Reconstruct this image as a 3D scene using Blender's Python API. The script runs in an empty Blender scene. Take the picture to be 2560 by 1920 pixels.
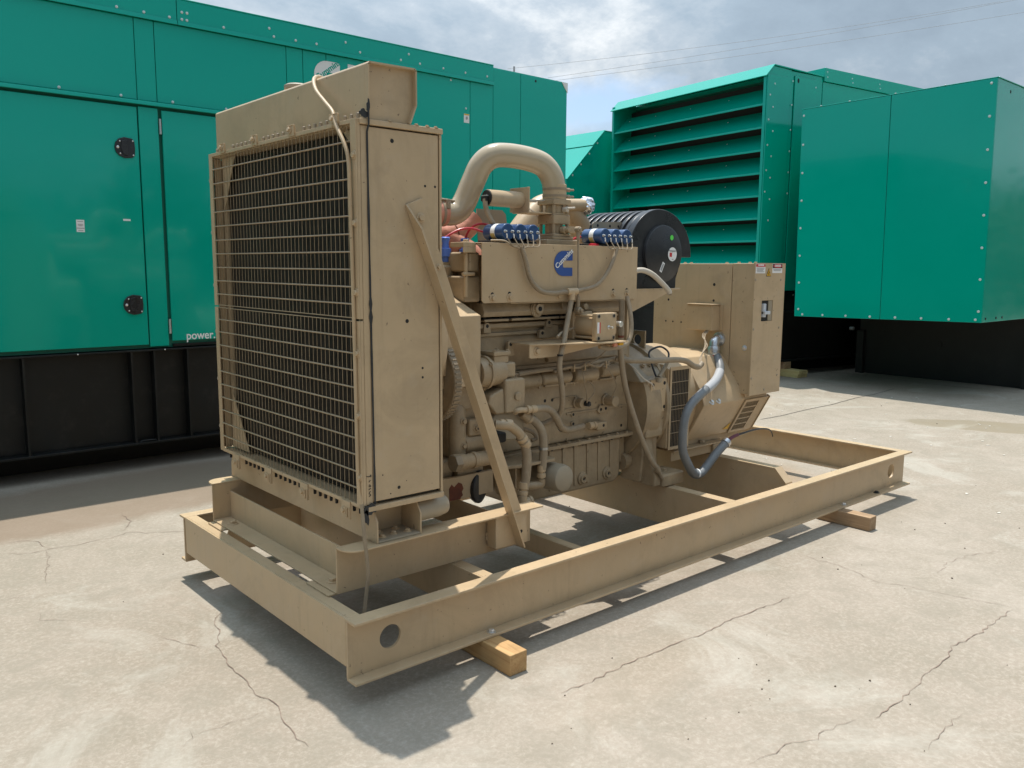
import bpy, bmesh, math, random
from mathutils import Vector, Matrix, Quaternion, noise as mnoise
random.seed(7)
scn = bpy.context.scene
C = scn.collection
R = math.radians

# ------------------------------------------------------------------ camera
cam_d = bpy.data.cameras.new('camera'); cam = bpy.data.objects.new('camera', cam_d); C.objects.link(cam)
cam_d.sensor_width = 36.0; cam_d.lens = 2086.62/2560*36
cam_d.clip_start = 0.05; cam_d.clip_end = 2000
_y, _p, _r = R(48.9964), R(-7.9583), R(0.4086)
_fw = Vector((math.cos(_y)*math.cos(_p), math.sin(_y)*math.cos(_p), math.sin(_p)))
_rt = Vector((math.sin(_y), -math.cos(_y), 0)); _up = _rt.cross(_fw)
_r2 = _rt*math.cos(_r)+_up*math.sin(_r); _u2 = -_rt*math.sin(_r)+_up*math.cos(_r)
_m = Matrix((_r2, _u2, -_fw)).transposed().to_4x4(); _m.translation = (-1.4436, -2.5096, 1.6012)
cam.matrix_world = _m
scn.camera = cam

# ------------------------------------------------------------------ sky, sun, exposure
SUN = Vector((0.11, 0.235, 1.0)).normalized()
w = bpy.data.worlds.new('World'); scn.world = w; w.use_nodes = True
nt = w.node_tree; nt.nodes.clear()
def N(nt, t, **k):
    n = nt.nodes.new(t)
    for a, b in k.items(): setattr(n, a, b)
    return n
def lk(nt, a, b): nt.links.new(a, b)
sky = N(nt, 'ShaderNodeTexSky', sky_type='NISHITA', sun_disc=False)
sky.sun_elevation = math.asin(SUN.z); sky.sun_rotation = math.atan2(SUN.x, SUN.y)
sky.air_density = 1.0; sky.dust_density = 1.2
tc = N(nt, 'ShaderNodeTexCoord')
sep = N(nt, 'ShaderNodeSeparateXYZ'); lk(nt, tc.outputs['Generated'], sep.inputs[0])
mz = N(nt, 'ShaderNodeMath', operation='MAXIMUM'); lk(nt, sep.outputs['Z'], mz.inputs[0]); mz.inputs[1].default_value = 0.0
az = N(nt, 'ShaderNodeMath', operation='ADD'); lk(nt, mz.outputs[0], az.inputs[0]); az.inputs[1].default_value = 0.42
dx = N(nt, 'ShaderNodeMath', operation='DIVIDE'); lk(nt, sep.outputs['X'], dx.inputs[0]); lk(nt, az.outputs[0], dx.inputs[1])
dy = N(nt, 'ShaderNodeMath', operation='DIVIDE'); lk(nt, sep.outputs['Y'], dy.inputs[0]); lk(nt, az.outputs[0], dy.inputs[1])
cmb = N(nt, 'ShaderNodeCombineXYZ'); lk(nt, dx.outputs[0], cmb.inputs[0]); lk(nt, dy.outputs[0], cmb.inputs[1])
def ramp(nt, src, stops):
    r = N(nt, 'ShaderNodeValToRGB'); cr = r.color_ramp
    while len(cr.elements) < len(stops): cr.elements.new(0.5)
    for e, (p, c) in zip(cr.elements, stops):
        e.position = p; e.color = (c, c, c, 1) if not isinstance(c, tuple) else (*c, 1)
    lk(nt, src, r.inputs[0]); return r
def noise(nt, vec, scale, detail=6, rough=0.55, dist=0.0, loc=None):
    n = N(nt, 'ShaderNodeTexNoise'); n.inputs['Scale'].default_value = scale; n.inputs['Detail'].default_value = detail
    n.inputs['Roughness'].default_value = rough; n.inputs['Distortion'].default_value = dist
    if loc is not None:
        mp = N(nt, 'ShaderNodeMapping'); mp.inputs['Location'].default_value = loc; lk(nt, vec, mp.inputs[0]); vec = mp.outputs[0]
    lk(nt, vec, n.inputs['Vector']); return n
def mix(nt, fac, a, b, blend='MIX'):
    m = N(nt, 'ShaderNodeMix', data_type='RGBA', blend_type=blend)
    for inp, v in ((0, fac), (6, a), (7, b)):
        if isinstance(v, (int, float)): m.inputs[inp].default_value = v
        elif isinstance(v, tuple): m.inputs[inp].default_value = (*v, 1)
        else: lk(nt, v, m.inputs[inp])
    return m.outputs[2]
COVLOC = (7.7, 2.4, 0.0); TONLOC = (5.5, 1.2, 3.0)
c_cover = noise(nt, cmb.outputs[0], 1.0, 10, 0.57, 0.3, COVLOC)
cover = ramp(nt, c_cover.outputs['Fac'], [(0.335, 0.0), (0.43, 1.0)])
c_tone = noise(nt, cmb.outputs[0], 1.75, 13, 0.64, 0.15, TONLOC)
tone = ramp(nt, c_tone.outputs['Fac'], [(0.33, (0.185, 0.235, 0.29)), (0.50, (0.235, 0.295, 0.355)), (0.575, (0.31, 0.36, 0.41)), (0.635, (0.43, 0.465, 0.495)), (0.73, (0.64, 0.645, 0.65))])
scl = N(nt, 'ShaderNodeVectorMath', operation='SCALE'); lk(nt, sky.outputs[0], scl.inputs[0]); scl.inputs['Scale'].default_value = 0.10
gp = N(nt, 'ShaderNodeMapping', vector_type='TEXTURE'); gp.inputs['Location'].default_value = (1.165, 1.165, 0); gp.inputs['Rotation'].default_value = (0, 0, R(45)); gp.inputs['Scale'].default_value = (0.10, 0.21, 1); lk(nt, cmb.outputs[0], gp.inputs[0])
gl = N(nt, 'ShaderNodeVectorMath', operation='LENGTH'); lk(nt, gp.outputs[0], gl.inputs[0])
gn = noise(nt, cmb.outputs[0], 7.0, 8, 0.6, 0.2); ga = N(nt, 'ShaderNodeMath', operation='MULTIPLY_ADD'); lk(nt, gn.outputs['Fac'], ga.inputs[0]); ga.inputs[1].default_value = 1.6; lk(nt, gl.outputs['Value'], ga.inputs[2])
gr = N(nt, 'ShaderNodeMapRange'); lk(nt, ga.outputs[0], gr.inputs[0]); gr.inputs[1].default_value = 1.2; gr.inputs[2].default_value = 2.0
cv = N(nt, 'ShaderNodeMath', operation='MINIMUM'); lk(nt, cover.outputs[0], cv.inputs[0]); lk(nt, gr.outputs[0], cv.inputs[1])
skyc = mix(nt, cv.outputs[0], scl.outputs[0], tone.outputs[0])
nrm = N(nt, 'ShaderNodeVectorMath', operation='NORMALIZE'); lk(nt, tc.outputs['Generated'], nrm.inputs[0])
dt = N(nt, 'ShaderNodeVectorMath', operation='DOT_PRODUCT'); lk(nt, nrm.outputs[0], dt.inputs[0]); dt.inputs[1].default_value = SUN
dm = N(nt, 'ShaderNodeMath', operation='MAXIMUM'); lk(nt, dt.outputs['Value'], dm.inputs[0]); dm.inputs[1].default_value = 0.0
dp = N(nt, 'ShaderNodeMath', operation='POWER'); lk(nt, dm.outputs[0], dp.inputs[0]); dp.inputs[1].default_value = 3.0
df = N(nt, 'ShaderNodeMath', operation='MULTIPLY_ADD'); lk(nt, dp.outputs[0], df.inputs[0]); df.inputs[1].default_value = 3.0; df.inputs[2].default_value = 1.0   # thin cloud scatters sunlight forward
fs_ = N(nt, 'ShaderNodeVectorMath', operation='SCALE'); lk(nt, skyc, fs_.inputs[0]); lk(nt, df.outputs[0], fs_.inputs['Scale']); skyc = fs_.outputs[0]
bg = N(nt, 'ShaderNodeBackground'); lk(nt, skyc, bg.inputs['Color']); bg.inputs['Strength'].default_value = 1.0
wo = N(nt, 'ShaderNodeOutputWorld'); lk(nt, bg.outputs[0], wo.inputs[0])

sd = bpy.data.lights.new('sun', 'SUN'); sd.energy = 3.3; sd.angle = R(0.55); sd.color = (1.0, 0.95, 0.87)
sun = bpy.data.objects.new('sun', sd); C.objects.link(sun); sun.location = (5, 8, 30)
sun.rotation_mode = 'QUATERNION'; sun.rotation_quaternion = SUN.to_track_quat('Z', 'Y')

scn.view_settings.view_transform = 'Standard'; scn.view_settings.look = 'None'
scn.view_settings.exposure = 0.52; scn.view_settings.gamma = 1.0; scn.view_settings.use_curve_mapping = False
scn.cycles.max_bounces = 8; scn.cycles.diffuse_bounces = 3; scn.cycles.glossy_bounces = 4

# ------------------------------------------------------------------ materials
def mat(name, col, rough=0.5, metal=0.0, coat=0.0, var=0.0, vscale=6.0, dust=None, bump=0.0, bscale=80.0, spec=0.5, coat_rough=0.08, streak=False, chips=False):
    m = bpy.data.materials.new(name); m.use_nodes = True; t = m.node_tree; b = t.nodes['Principled BSDF']
    b.inputs['Base Color'].default_value = (*col, 1); b.inputs['Roughness'].default_value = rough
    b.inputs['Metallic'].default_value = metal; b.inputs['Coat Weight'].default_value = coat; b.inputs['Coat Roughness'].default_value = coat_rough
    b.inputs['Specular IOR Level'].default_value = spec
    if var or bump or dust:
        co = N(t, 'ShaderNodeTexCoord')
    if var or dust:
        n1 = noise(t, co.outputs['Object'], vscale, 8, 0.6, 0.3)
        f1 = ramp(t, n1.outputs['Fac'], [(0.3, 0.0), (0.7, 1.0)])
        lo = tuple(c*(1-var) for c in col); hi = tuple(min(1, c*(1+var)) for c in col)
        colr = mix(t, f1.outputs[0], lo, hi)
        if dust:
            n2 = noise(t, co.outputs['Object'], vscale*3.1, 10, 0.7, 0.0, (4, 2, 9))
            f2 = ramp(t, n2.outputs['Fac'], [(0.52, 0.0), (0.80, 0.55)])
            colr = mix(t, f2.outputs[0], colr, dust)
        if chips:
            n4 = noise(t, co.outputs['Object'], 46, 3, 0.5, 0.4, (3, 3, 1)); f4 = ramp(t, n4.outputs['Fac'], [(0.715, 0.0), (0.735, 0.75)]); colr = mix(t, f4.outputs[0], colr, (0.13, 0.085, 0.05))
            n5 = noise(t, co.outputs['Object'], 3.3, 9, 0.7, 0.8, (1, 6, 2)); f5 = ramp(t, n5.outputs['Fac'], [(0.50, 0.0), (0.72, 0.38)]); colr = mix(t, f5.outputs[0], colr, tuple(c*0.55 for c in col))
        if streak:
            mp = N(t, 'ShaderNodeMapping'); mp.inputs['Scale'].default_value = (9, 9, 0.7); lk(t, co.outputs['Object'], mp.inputs[0])
            n3 = noise(t, mp.outputs[0], 3.0, 8, 0.65)
            f3 = ramp(t, n3.outputs['Fac'], [(0.55, 0.0), (0.78, 0.35)])
            colr = mix(t, f3.outputs[0], colr, tuple(c*0.62 for c in col))
        lk(t, colr, b.inputs['Base Color'])
        rr = N(t, 'ShaderNodeMapRange'); lk(t, n1.outputs['Fac'], rr.inputs[0]); rr.inputs[1].default_value = 0.25; rr.inputs[2].default_value = 0.75
        rr.inputs[3].default_value = max(0.02, rough-0.08); rr.inputs[4].default_value = min(1, rough+0.1)
        lk(t, rr.outputs[0], b.inputs['Roughness'])
    if bump:
        nb = noise(t, co.outputs['Object'], bscale, 4, 0.5)
        bp = N(t, 'ShaderNodeBump'); bp.inputs['Strength'].default_value = bump; bp.inputs['Distance'].default_value = 0.01
        lk(t, nb.outputs['Fac'], bp.inputs['Height']); lk(t, bp.outputs[0], b.inputs['Normal'])
    return m
TAN = (0.500, 0.367, 0.220)
M = {}
M['tan'] = mat('tan_paint', TAN, 0.40, var=0.07, vscale=4.0, dust=(0.50, 0.40, 0.28), streak=True, bump=0.02, bscale=60, chips=True)
M['cast'] = mat('tan_paint_on_castings', (0.365, 0.270, 0.163), 0.42, var=0.2, vscale=7.0, dust=(0.45, 0.37, 0.26), bump=0.15, bscale=90, chips=True)
M['hose'] = mat('painted_hose', (0.30, 0.232, 0.152), 0.6, var=0.15, vscale=14, dust=(0.43, 0.37, 0.29), bump=0.05, bscale=120)
M['greytan'] = mat('grey_dusty_paint', (0.33, 0.275, 0.195), 0.45, var=0.1, vscale=6, bump=0.05)
M['steel'] = mat('bare_steel', (0.42, 0.42, 0.41), 0.38, metal=0.85, var=0.12, vscale=20)
M['zinc'] = mat('zinc_bolt', (0.72, 0.72, 0.70), 0.3, metal=0.9)
M['gal'] = mat('galvanised_fitting', (0.62, 0.63, 0.64), 0.3, metal=0.9, var=0.1, vscale=30)
M['core'] = mat('radiator_core', (0.042, 0.034, 0.025), 0.5, var=0.35, vscale=30)
M['dark'] = mat('dark_hole', (0.012, 0.011, 0.010), 0.7)
M['seal'] = mat('black_sealant', (0.022, 0.023, 0.024), 0.55, var=0.3, vscale=25, bump=0.4, bscale=60)
M['rubber'] = mat('black_plastic', (0.022, 0.023, 0.025), 0.30, var=0.15, vscale=9, dust=(0.07, 0.07, 0.07))
M['cond'] = mat('grey_conduit', (0.185, 0.195, 0.20), 0.42, var=0.08, vscale=12)
M['blue'] = mat('blue_coil', (0.018, 0.062, 0.17), 0.35, coat=0.3, var=0.1, vscale=12)
M['ltblue'] = mat('light_blue_cap', (0.10, 0.20, 0.62), 0.4)
M['red'] = mat('red_wire', (0.50, 0.02, 0.035), 0.35)
M['white'] = mat('white_sticker', (0.80, 0.80, 0.78), 0.5)
M['grey'] = mat('grey_print', (0.33, 0.33, 0.33), 0.6)
M['redp'] = mat('red_print', (0.55, 0.035, 0.04), 0.5)
M['yel'] = mat('yellow_print', (0.75, 0.42, 0.02), 0.5)
M['orange'] = mat('orange_tape', (0.62, 0.27, 0.18), 0.5, var=0.15, vscale=15, bump=0.3, bscale=30)
M['brass'] = mat('yellow_band', (0.55, 0.42, 0.14), 0.4)
M['foil'] = mat('crumpled_foil', (0.86, 0.88, 0.92), 0.22, metal=1.0, bump=0.8, bscale=40)
M['logoblue'] = mat('blue_badge', (0.03, 0.085, 0.30), 0.4)
M['primer'] = mat('red_primer', (0.16, 0.045, 0.022), 0.7, var=0.3, vscale=30)
M['lime'] = mat('lime_dot', (0.12, 0.75, 0.10), 0.5)
M['green'] = mat('green_paint', (0.0, 0.37, 0.262), 0.14, coat=0.2, var=0.02, vscale=1.5, bump=0.05, bscale=1.3, coat_rough=0.04, spec=1.0)
M['green'].node_tree.nodes['Principled BSDF'].inputs['Specular Tint'].default_value = (0.25, 0.95, 1.0, 1)
M['greencore'] = mat('green_inner_steel', (0.0, 0.15, 0.10), 0.5)
M['black'] = mat('black_base_paint', (0.006, 0.007, 0.0065), 0.45, var=0.3, vscale=2.5, dust=(0.035, 0.033, 0.028), spec=0.35, streak=True)
M['dustyblack'] = mat('dusty_black_paint', (0.020, 0.021, 0.019), 0.5, var=0.25, vscale=1.5, dust=(0.035, 0.034, 0.03), spec=0.35)
M['rivet'] = mat('rivet_head', (0.62, 0.70, 0.68), 0.35, metal=0.3)
M['hinge'] = mat('hinge_steel', (0.55, 0.55, 0.53), 0.4, metal=0.8)
M['handle'] = mat('breaker_handle', (0.55, 0.58, 0.62), 0.4)
M['ltwire'] = mat('pale_wire', (0.55, 0.49, 0.40), 0.5)
M['tapec'] = mat('plum_tape', (0.13, 0.03, 0.05), 0.5)

# concrete: mottled slabs with stains that have a shape of their own
gm = bpy.data.materials.new('concrete'); gm.use_nodes = True; t = gm.node_tree; b = t.nodes['Principled BSDF']
co = N(t, 'ShaderNodeTexCoord'); O = co.outputs['Object']
big = noise(t, O, 0.45, 6, 0.55, 0.2); mid = noise(t, O, 2.2, 10, 0.68, 0.3, (5, 3, 0)); fine = noise(t, O, 48, 9, 0.8, 0.4, (1, 7, 0)); grit = noise(t, O, 95, 5, 0.7)
c0 = mix(t, ramp(t, big.outputs['Fac'], [(0.35, 0.0), (0.65, 1.0)]).outputs[0], (0.290, 0.240, 0.186), (0.355, 0.306, 0.25))
c1 = mix(t, ramp(t, mid.outputs['Fac'], [(0.35, 0.0), (0.70, 0.75)]).outputs[0], c0, (0.245, 0.210, 0.157))
c2 = mix(t, ramp(t, fine.outputs['Fac'], [(0.46, 0.0), (0.64, 0.65)]).outputs[0], c1, (0.44, 0.392, 0.325))
c3 = mix(t, ramp(t, grit.outputs['Fac'], [(0.58, 0.0), (0.68, 0.42)]).outputs[0], c2, (0.20, 0.17, 0.13))
spk = noise(t, O, 11, 8, 0.75, 0.0, (9, 9, 0))
c4 = mix(t, ramp(t, spk.outputs['Fac'], [(0.62, 0.0), (0.74, 0.5)]).outputs[0], c3, (0.26, 0.215, 0.155))
def blob(cx, cy, rx, ry, ang, col, src, amt, edge=0.12, wob=0.5):
    mp = N(t, 'ShaderNodeMapping', vector_type='TEXTURE'); mp.inputs['Location'].default_value = (cx, cy, 0); mp.inputs['Rotation'].default_value = (0, 0, R(ang)); mp.inputs['Scale'].default_value = (rx, ry, 1)
    lk(t, O, mp.inputs[0])
    ln = N(t, 'ShaderNodeVectorMath', operation='LENGTH'); lk(t, mp.outputs[0], ln.inputs[0])
    nn = noise(t, O, 1.6/max(0.4, min(rx, ry)), 6, 0.6, 0.0, (cx, cy*1.3, 3))
    ad = N(t, 'ShaderNodeMath', operation='MULTIPLY_ADD'); lk(t, nn.outputs['Fac'], ad.inputs[0]); ad.inputs[1].default_value = wob; lk(t, ln.outputs['Value'], ad.inputs[2])
    f = ramp(t, ad.outputs[0], [(max(0.0, (1.0+wob*0.5)*0.5-edge), amt), (min(1, (1.0+wob*0.5)*0.5+edge), 0.0)])
    dv = N(t, 'ShaderNodeMath', operation='MULTIPLY'); lk(t, ad.outputs[0], dv.inputs[0]); dv.inputs[1].default_value = 0.5
    lk(t, dv.outputs[0], f.inputs[0])
    return mix(t, f.outputs[0], src, col)
c5 = blob(7.95, 0.55, 0.95, 0.33, -62, (0.225, 0.185, 0.12), c4, 0.75, 0.02)
c4b = noise(t, O, 5.5, 12, 0.78, 0.6, (2, 8, 0)); c5 = mix(t, ramp(t, c4b.outputs['Fac'], [(0.46, 0.0), (0.62, 0.6)]).outputs[0], c5, (0.255, 0.225, 0.175)); c4c = noise(t, O, 1.1, 12, 0.72, 0.8, (6, 1, 0)); c5 = mix(t, ramp(t, c4c.outputs['Fac'], [(0.54, 0.0), (0.64, 0.4)]).outputs[0], c5, (0.45, 0.425, 0.365))
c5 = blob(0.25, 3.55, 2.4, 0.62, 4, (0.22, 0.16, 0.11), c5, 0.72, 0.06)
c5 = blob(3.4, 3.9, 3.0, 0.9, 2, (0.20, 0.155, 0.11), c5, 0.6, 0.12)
c5 = blob(1.0, -0.5, 0.5, 0.16, 10, (0.42, 0.30, 0.18), c5, 0.07, 0.2)
c5 = blob(6.6, 3.3, 1.3, 0.6, 20, (0.45, 0.33, 0.2), c5, 0.3, 0.2)
c5 = blob(3.9, 0.9, 0.75, 0.3, 12, (0.33, 0.235, 0.15), c5, 0.6, 0.1)
lk(t, c5, b.inputs['Base Color']); b.inputs['Roughness'].default_value = 0.85; b.inputs['Specular IOR Level'].default_value = 0.3
bp = N(t, 'ShaderNodeBump'); bp.inputs['Strength'].default_value = 0.22; bp.inputs['Distance'].default_value = 0.004
bsum = N(t, 'ShaderNodeMath', operation='ADD'); lk(t, fine.outputs['Fac'], bsum.inputs[0]); lk(t, grit.outputs['Fac'], bsum.inputs[1])
lk(t, bsum.outputs[0], bp.inputs['Height']); lk(t, bp.outputs[0], b.inputs['Normal'])
M['conc'] = gm
M['crack'] = mat('crack_dirt', (0.215, 0.155, 0.12), 0.95, var=0.3, vscale=9)
M['joint'] = mat('joint_filler', (0.13, 0.11, 0.09), 0.9, var=0.25, vscale=9)

def wood(name, a, bcol, axis):
    m = bpy.data.materials.new(name); m.use_nodes = True; t = m.node_tree; b = t.nodes['Principled BSDF']
    co = N(t, 'ShaderNodeTexCoord'); mp = N(t, 'ShaderNodeMapping')
    s = [34, 34, 34]; s[axis] = 2.2; mp.inputs['Scale'].default_value = s; lk(t, co.outputs['Object'], mp.inputs[0])
    n = noise(t, mp.outputs[0], 1.0, 8, 0.65, 1.2); f = ramp(t, n.outputs['Fac'], [(0.35, 0.0), (0.65, 1.0)])
    n2 = noise(t, co.outputs['Object'], 9, 6, 0.6); f2 = ramp(t, n2.outputs['Fac'], [(0.5, 0.0), (0.75, 0.6)])
    c = mix(t, f.outputs[0], a, bcol); c = mix(t, f2.outputs[0], c, tuple(x*0.5 for x in a)); lk(t, c, b.inputs['Base Color'])
    b.inputs['Roughness'].default_value = 0.75
    bp = N(t, 'ShaderNodeBump'); bp.inputs['Strength'].default_value = 0.4; bp.inputs['Distance'].default_value = 0.004; lk(t, n.outputs['Fac'], bp.inputs['Height']); lk(t, bp.outputs[0], b.inputs['Normal'])
    return m
M['wood'] = wood('yellow_pine', (0.40, 0.22, 0.085), (0.56, 0.36, 0.16), 1)
M['wood2'] = wood('brown_timber', (0.27, 0.165, 0.085), (0.42, 0.29, 0.17), 1)
M['wood3'] = wood('fresh_plank', (0.52, 0.40, 0.16), (0.66, 0.55, 0.27), 1)

# ------------------------------------------------------------------ mesh helpers
def crs(P, k=6):
    P = [Vector(p) for p in P]
    if len(P) < 3 or k <= 1: return P
    out = []
    for i in range(len(P)-1):
        p0 = P[i-1] if i else P[0]*2-P[1]; p1 = P[i]; p2 = P[i+1]; p3 = P[i+2] if i+2 < len(P) else P[-1]*2-P[-2]
        for j in range(k):
            u = j/k
            out.append(0.5*((2*p1)+(p2-p0)*u+(2*p0-5*p1+4*p2-p3)*u*u+(3*p1-p0-3*p2+p3)*u*u*u))
    out.append(P[-1]); return out
class MB:
    def __init__(s): s.v = []; s.f = []
    def add(s, vs, fs):
        o = len(s.v); s.v += [tuple(v) for v in vs]; s.f += [tuple(o+i for i in f) for f in fs]; return s
    def box(s, x0, x1, y0, y1, z0, z1):
        return s.add([(x, y, z) for z in (z0, z1) for y in (y0, y1) for x in (x0, x1)], [(0,2,3,1),(4,5,7,6),(0,1,5,4),(2,6,7,3),(0,4,6,2),(1,3,7,5)])
    def prism(s, pts, ax, a0, a1):
        def P(p, a): return {'x': (a, p[0], p[1]), 'y': (p[0], a, p[1]), 'z': (p[0], p[1], a)}[ax]
        n = len(pts)
        return s.add([P(p, a0) for p in pts]+[P(p, a1) for p in pts], [tuple(range(n)), tuple(range(2*n-1, n-1, -1))]+[(i, (i+1) % n, n+(i+1) % n, n+i) for i in range(n)])
    def lathe(s, p, d, prof, n=24):
        p = Vector(p); d = Vector(d).normalized(); q = d.to_track_quat('Z', 'Y'); e1 = q @ Vector((1,0,0)); e2 = q @ Vector((0,1,0))
        vs = []; fs = []
        for (tt, r) in prof:
            for i in range(n):
                a = 2*math.pi*i/n; vs.append(p+d*tt+(e1*math.cos(a)+e2*math.sin(a))*max(r, 1e-5))
        m = len(prof)
        for j in range(m-1):
            for i in range(n): fs.append((j*n+i, j*n+(i+1) % n, (j+1)*n+(i+1) % n, (j+1)*n+i))
        if prof[0][1] > 1e-4: fs.append(tuple(range(n-1, -1, -1)))
        if prof[-1][1] > 1e-4: fs.append(tuple(range((m-1)*n, m*n)))
        return s.add(vs, fs)
    def cyl(s, p0, p1, r, r1=None, n=20):
        p0 = Vector(p0); p1 = Vector(p1); L = (p1-p0).length
        return s.lathe(p0, p1-p0, [(0, r), (L, r if r1 is None else r1)], n)
    def tube(s, P, r, n=10, k=6, rib=0.0, ribl=0.006):
        Q = crs(P, k)
        if rib:
            out = [Q[0]]; acc = 0
            D = [0]
            for a, b2 in zip(Q, Q[1:]): D.append(D[-1]+(b2-a).length)
            m = max(4, int(D[-1]/ribl)); out = []; j = 0
            for i in range(m+1):
                x = D[-1]*i/m
                while j < len(D)-2 and D[j+1] < x: j += 1
                u = (x-D[j])/max(1e-9, D[j+1]-D[j]); out.append(Q[j].lerp(Q[j+1], min(1, u)))
            Q = out
        T = [(Q[min(i+1, len(Q)-1)]-Q[max(i-1, 0)]).normalized() for i in range(len(Q))]
        u = T[0].orthogonal().normalized(); vs = []; fs = []
        for i, (q, tt) in enumerate(zip(Q, T)):
            u = (u-tt*u.dot(tt)).normalized(); vv = tt.cross(u)
            rr = r if not callable(r) else r(i/(len(Q)-1))
            if rib and i % 2: rr -= rib
            for j in range(n):
                a = 2*math.pi*j/n; vs.append(q+(u*math.cos(a)+vv*math.sin(a))*rr)
        for i in range(len(Q)-1):
            for j in range(n): fs.append((i*n+j, i*n+(j+1) % n, (i+1)*n+(j+1) % n, (i+1)*n+j))
        fs.append(tuple(range(n-1, -1, -1))); fs.append(tuple(range((len(Q)-1)*n, len(Q)*n)))
        return s.add(vs, fs)
    def hexa(s, p, d, r, h): return s.lathe(p, d, [(0, r), (h*0.8, r), (h, r*0.86)], 6)
    def plate_hole(s, x0, x1, z0, z1, cx, cz, r, y0, y1, n=32):
        """plate in the xz plane with a round hole, y0..y1 thick"""
        inn = []; out = []
        for i in range(n):
            a = 2*math.pi*(i+0.5)/n; c, d = math.cos(a), math.sin(a)
            inn.append((cx+r*c, cz+r*d))
            k = min(((x1-cx)/c if c > 1e-9 else (x0-cx)/c if c < -1e-9 else 1e9), ((z1-cz)/d if d > 1e-9 else (z0-cz)/d if d < -1e-9 else 1e9))
            out.append((cx+k*c, cz+k*d))
        for (X, Z) in ((x0, z0), (x1, z0), (x1, z1), (x0, z1)):
            j = min(range(n), key=lambda i: (out[i][0]-X)**2+(out[i][1]-Z)**2); out[j] = (X, Z)
        vs = []
        for yy in (y0, y1): vs += [(p[0], yy, p[1]) for p in inn]+[(p[0], yy, p[1]) for p in out]
        fs = []
        for i in range(n):
            j = (i+1) % n
            fs += [(i, j, n+j, n+i), (2*n+i, 3*n+i, 3*n+j, 2*n+j), (i, 2*n+i, 2*n+j, j), (n+i, n+j, 3*n+j, 3*n+i)]
        return s.add(vs, fs)
    def mesh(s, name, smooth=35):
        me = bpy.data.meshes.new(name); me.from_pydata(s.v, [], s.f)
        bm = bmesh.new(); bm.from_mesh(me); bmesh.ops.recalc_face_normals(bm, faces=bm.faces); bm.to_mesh(me); bm.free()
        if smooth:
            me.polygons.foreach_set('use_smooth', [True]*len(me.polygons)); me.set_sharp_from_angle(angle=R(smooth))
        return me
    def build(s, name, m, parent=None, bev=0.0, smooth=35, seg=2):
        me = s.mesh(name, smooth); o = bpy.data.objects.new(name, me); C.objects.link(o)
        me.materials.append(M[m] if isinstance(m, str) else m)
        if parent: attach(o, parent)
        if bev:
            md = o.modifiers.new('edges', 'BEVEL'); md.width = bev; md.segments = seg; md.limit_method = 'ANGLE'; md.angle_limit = R(40); md.harden_normals = True
        return o
def world_of(o):
    mtx = o.matrix_basis.copy()
    if o.parent: mtx = world_of(o.parent) @ o.matrix_parent_inverse @ mtx
    return mtx
def attach(o, parent, local=False):
    o.parent = parent
    if not local: o.matrix_parent_inverse = world_of(parent).inverted()
def tag(o, label=None, cat=None, group=None, kind=None):
    for k, v in (('label', label), ('category', cat), ('group', group), ('kind', kind)):
        if v: o[k] = v
    return o
def thing(name, loc, rz, label, cat, group=None):
    o = bpy.data.objects.new(name, None); C.objects.link(o); o.location = loc; o.rotation_euler = (0, 0, rz); o.empty_display_size = 0.2
    return tag(o, label, cat, group)
# small repeated pieces share their meshes
_b = MB(); _b.lathe((0,0,0), (0,0,1), [(0, 1.55), (0.18, 1.55), (0.22, 1.45)], 18); _b.hexa((0,0,0.2), (0,0,1), 1.0, 0.8)
BOLT = {}
def bolt(parent, p, d, r=0.009, m='tan', name='bolt', mesh=None):
    key = (m, name)
    if key not in BOLT:
        src = mesh or _b
        me = src.mesh(name, 30); me.materials.append(M[m]); BOLT[key] = me
    o = bpy.data.objects.new(name, BOLT[key]); C.objects.link(o)
    o.location = p; o.rotation_mode = 'QUATERNION'; o.rotation_quaternion = Vector(d).to_track_quat('Z', 'Y'); o.scale = (r, r, r)
    attach(o, parent); return o
_rv = MB(); _rv.lathe((0,0,0), (0,0,1), [(0, 1), (0.25, 0.92), (0.45, 0.6), (0.52, 0)], 12)
_hl = MB(); _hl.lathe((0,0,0), (0,0,1), [(-0.5, 1), (0.06, 1)], 14)
_st = MB(); _st.lathe((0,0,0), (0,0,1), [(0, 1), (3.2, 1), (3.4, 0.8)], 8)
def rivet(parent, p, d=(0,-1,0), r=0.011, m='rivet'): return bolt(parent, p, d, r, m, 'rivet', _rv)
def hole(parent, p, d=(0,-1,0), r=0.007): return bolt(parent, p, d, r, 'dark', 'hole', _hl)
def text(s, size, m, loc, ex, ey, parent, name='lettering', off=0.0, sx=1.0, ext=0.0006, width=None):
    cu = bpy.data.curves.new('t', 'FONT'); cu.body = s; cu.size = size; cu.extrude = ext; cu.offset = off; cu.align_x = 'CENTER'; cu.align_y = 'CENTER'
    to = bpy.data.objects.new('t', cu); C.objects.link(to)
    dg = bpy.context.evaluated_depsgraph_get(); me = bpy.data.meshes.new_from_object(to.evaluated_get(dg)); me.name = name
    bpy.data.objects.remove(to); bpy.data.curves.remove(cu)
    if width:
        xs = [v.co.x for v in me.vertices]; sx = width/(max(xs)-min(xs))
    ex = Vector(ex).normalized(); ey = Vector(ey).normalized(); ez = ex.cross(ey)
    mt = Matrix((ex*sx, ey, ez)).transposed().to_4x4(); mt.translation = loc; me.transform(mt)
    me.materials.clear(); me.materials.append(M[m])
    o = bpy.data.objects.new(name, me); C.objects.link(o)
    if parent: attach(o, parent)
    return o
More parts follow.
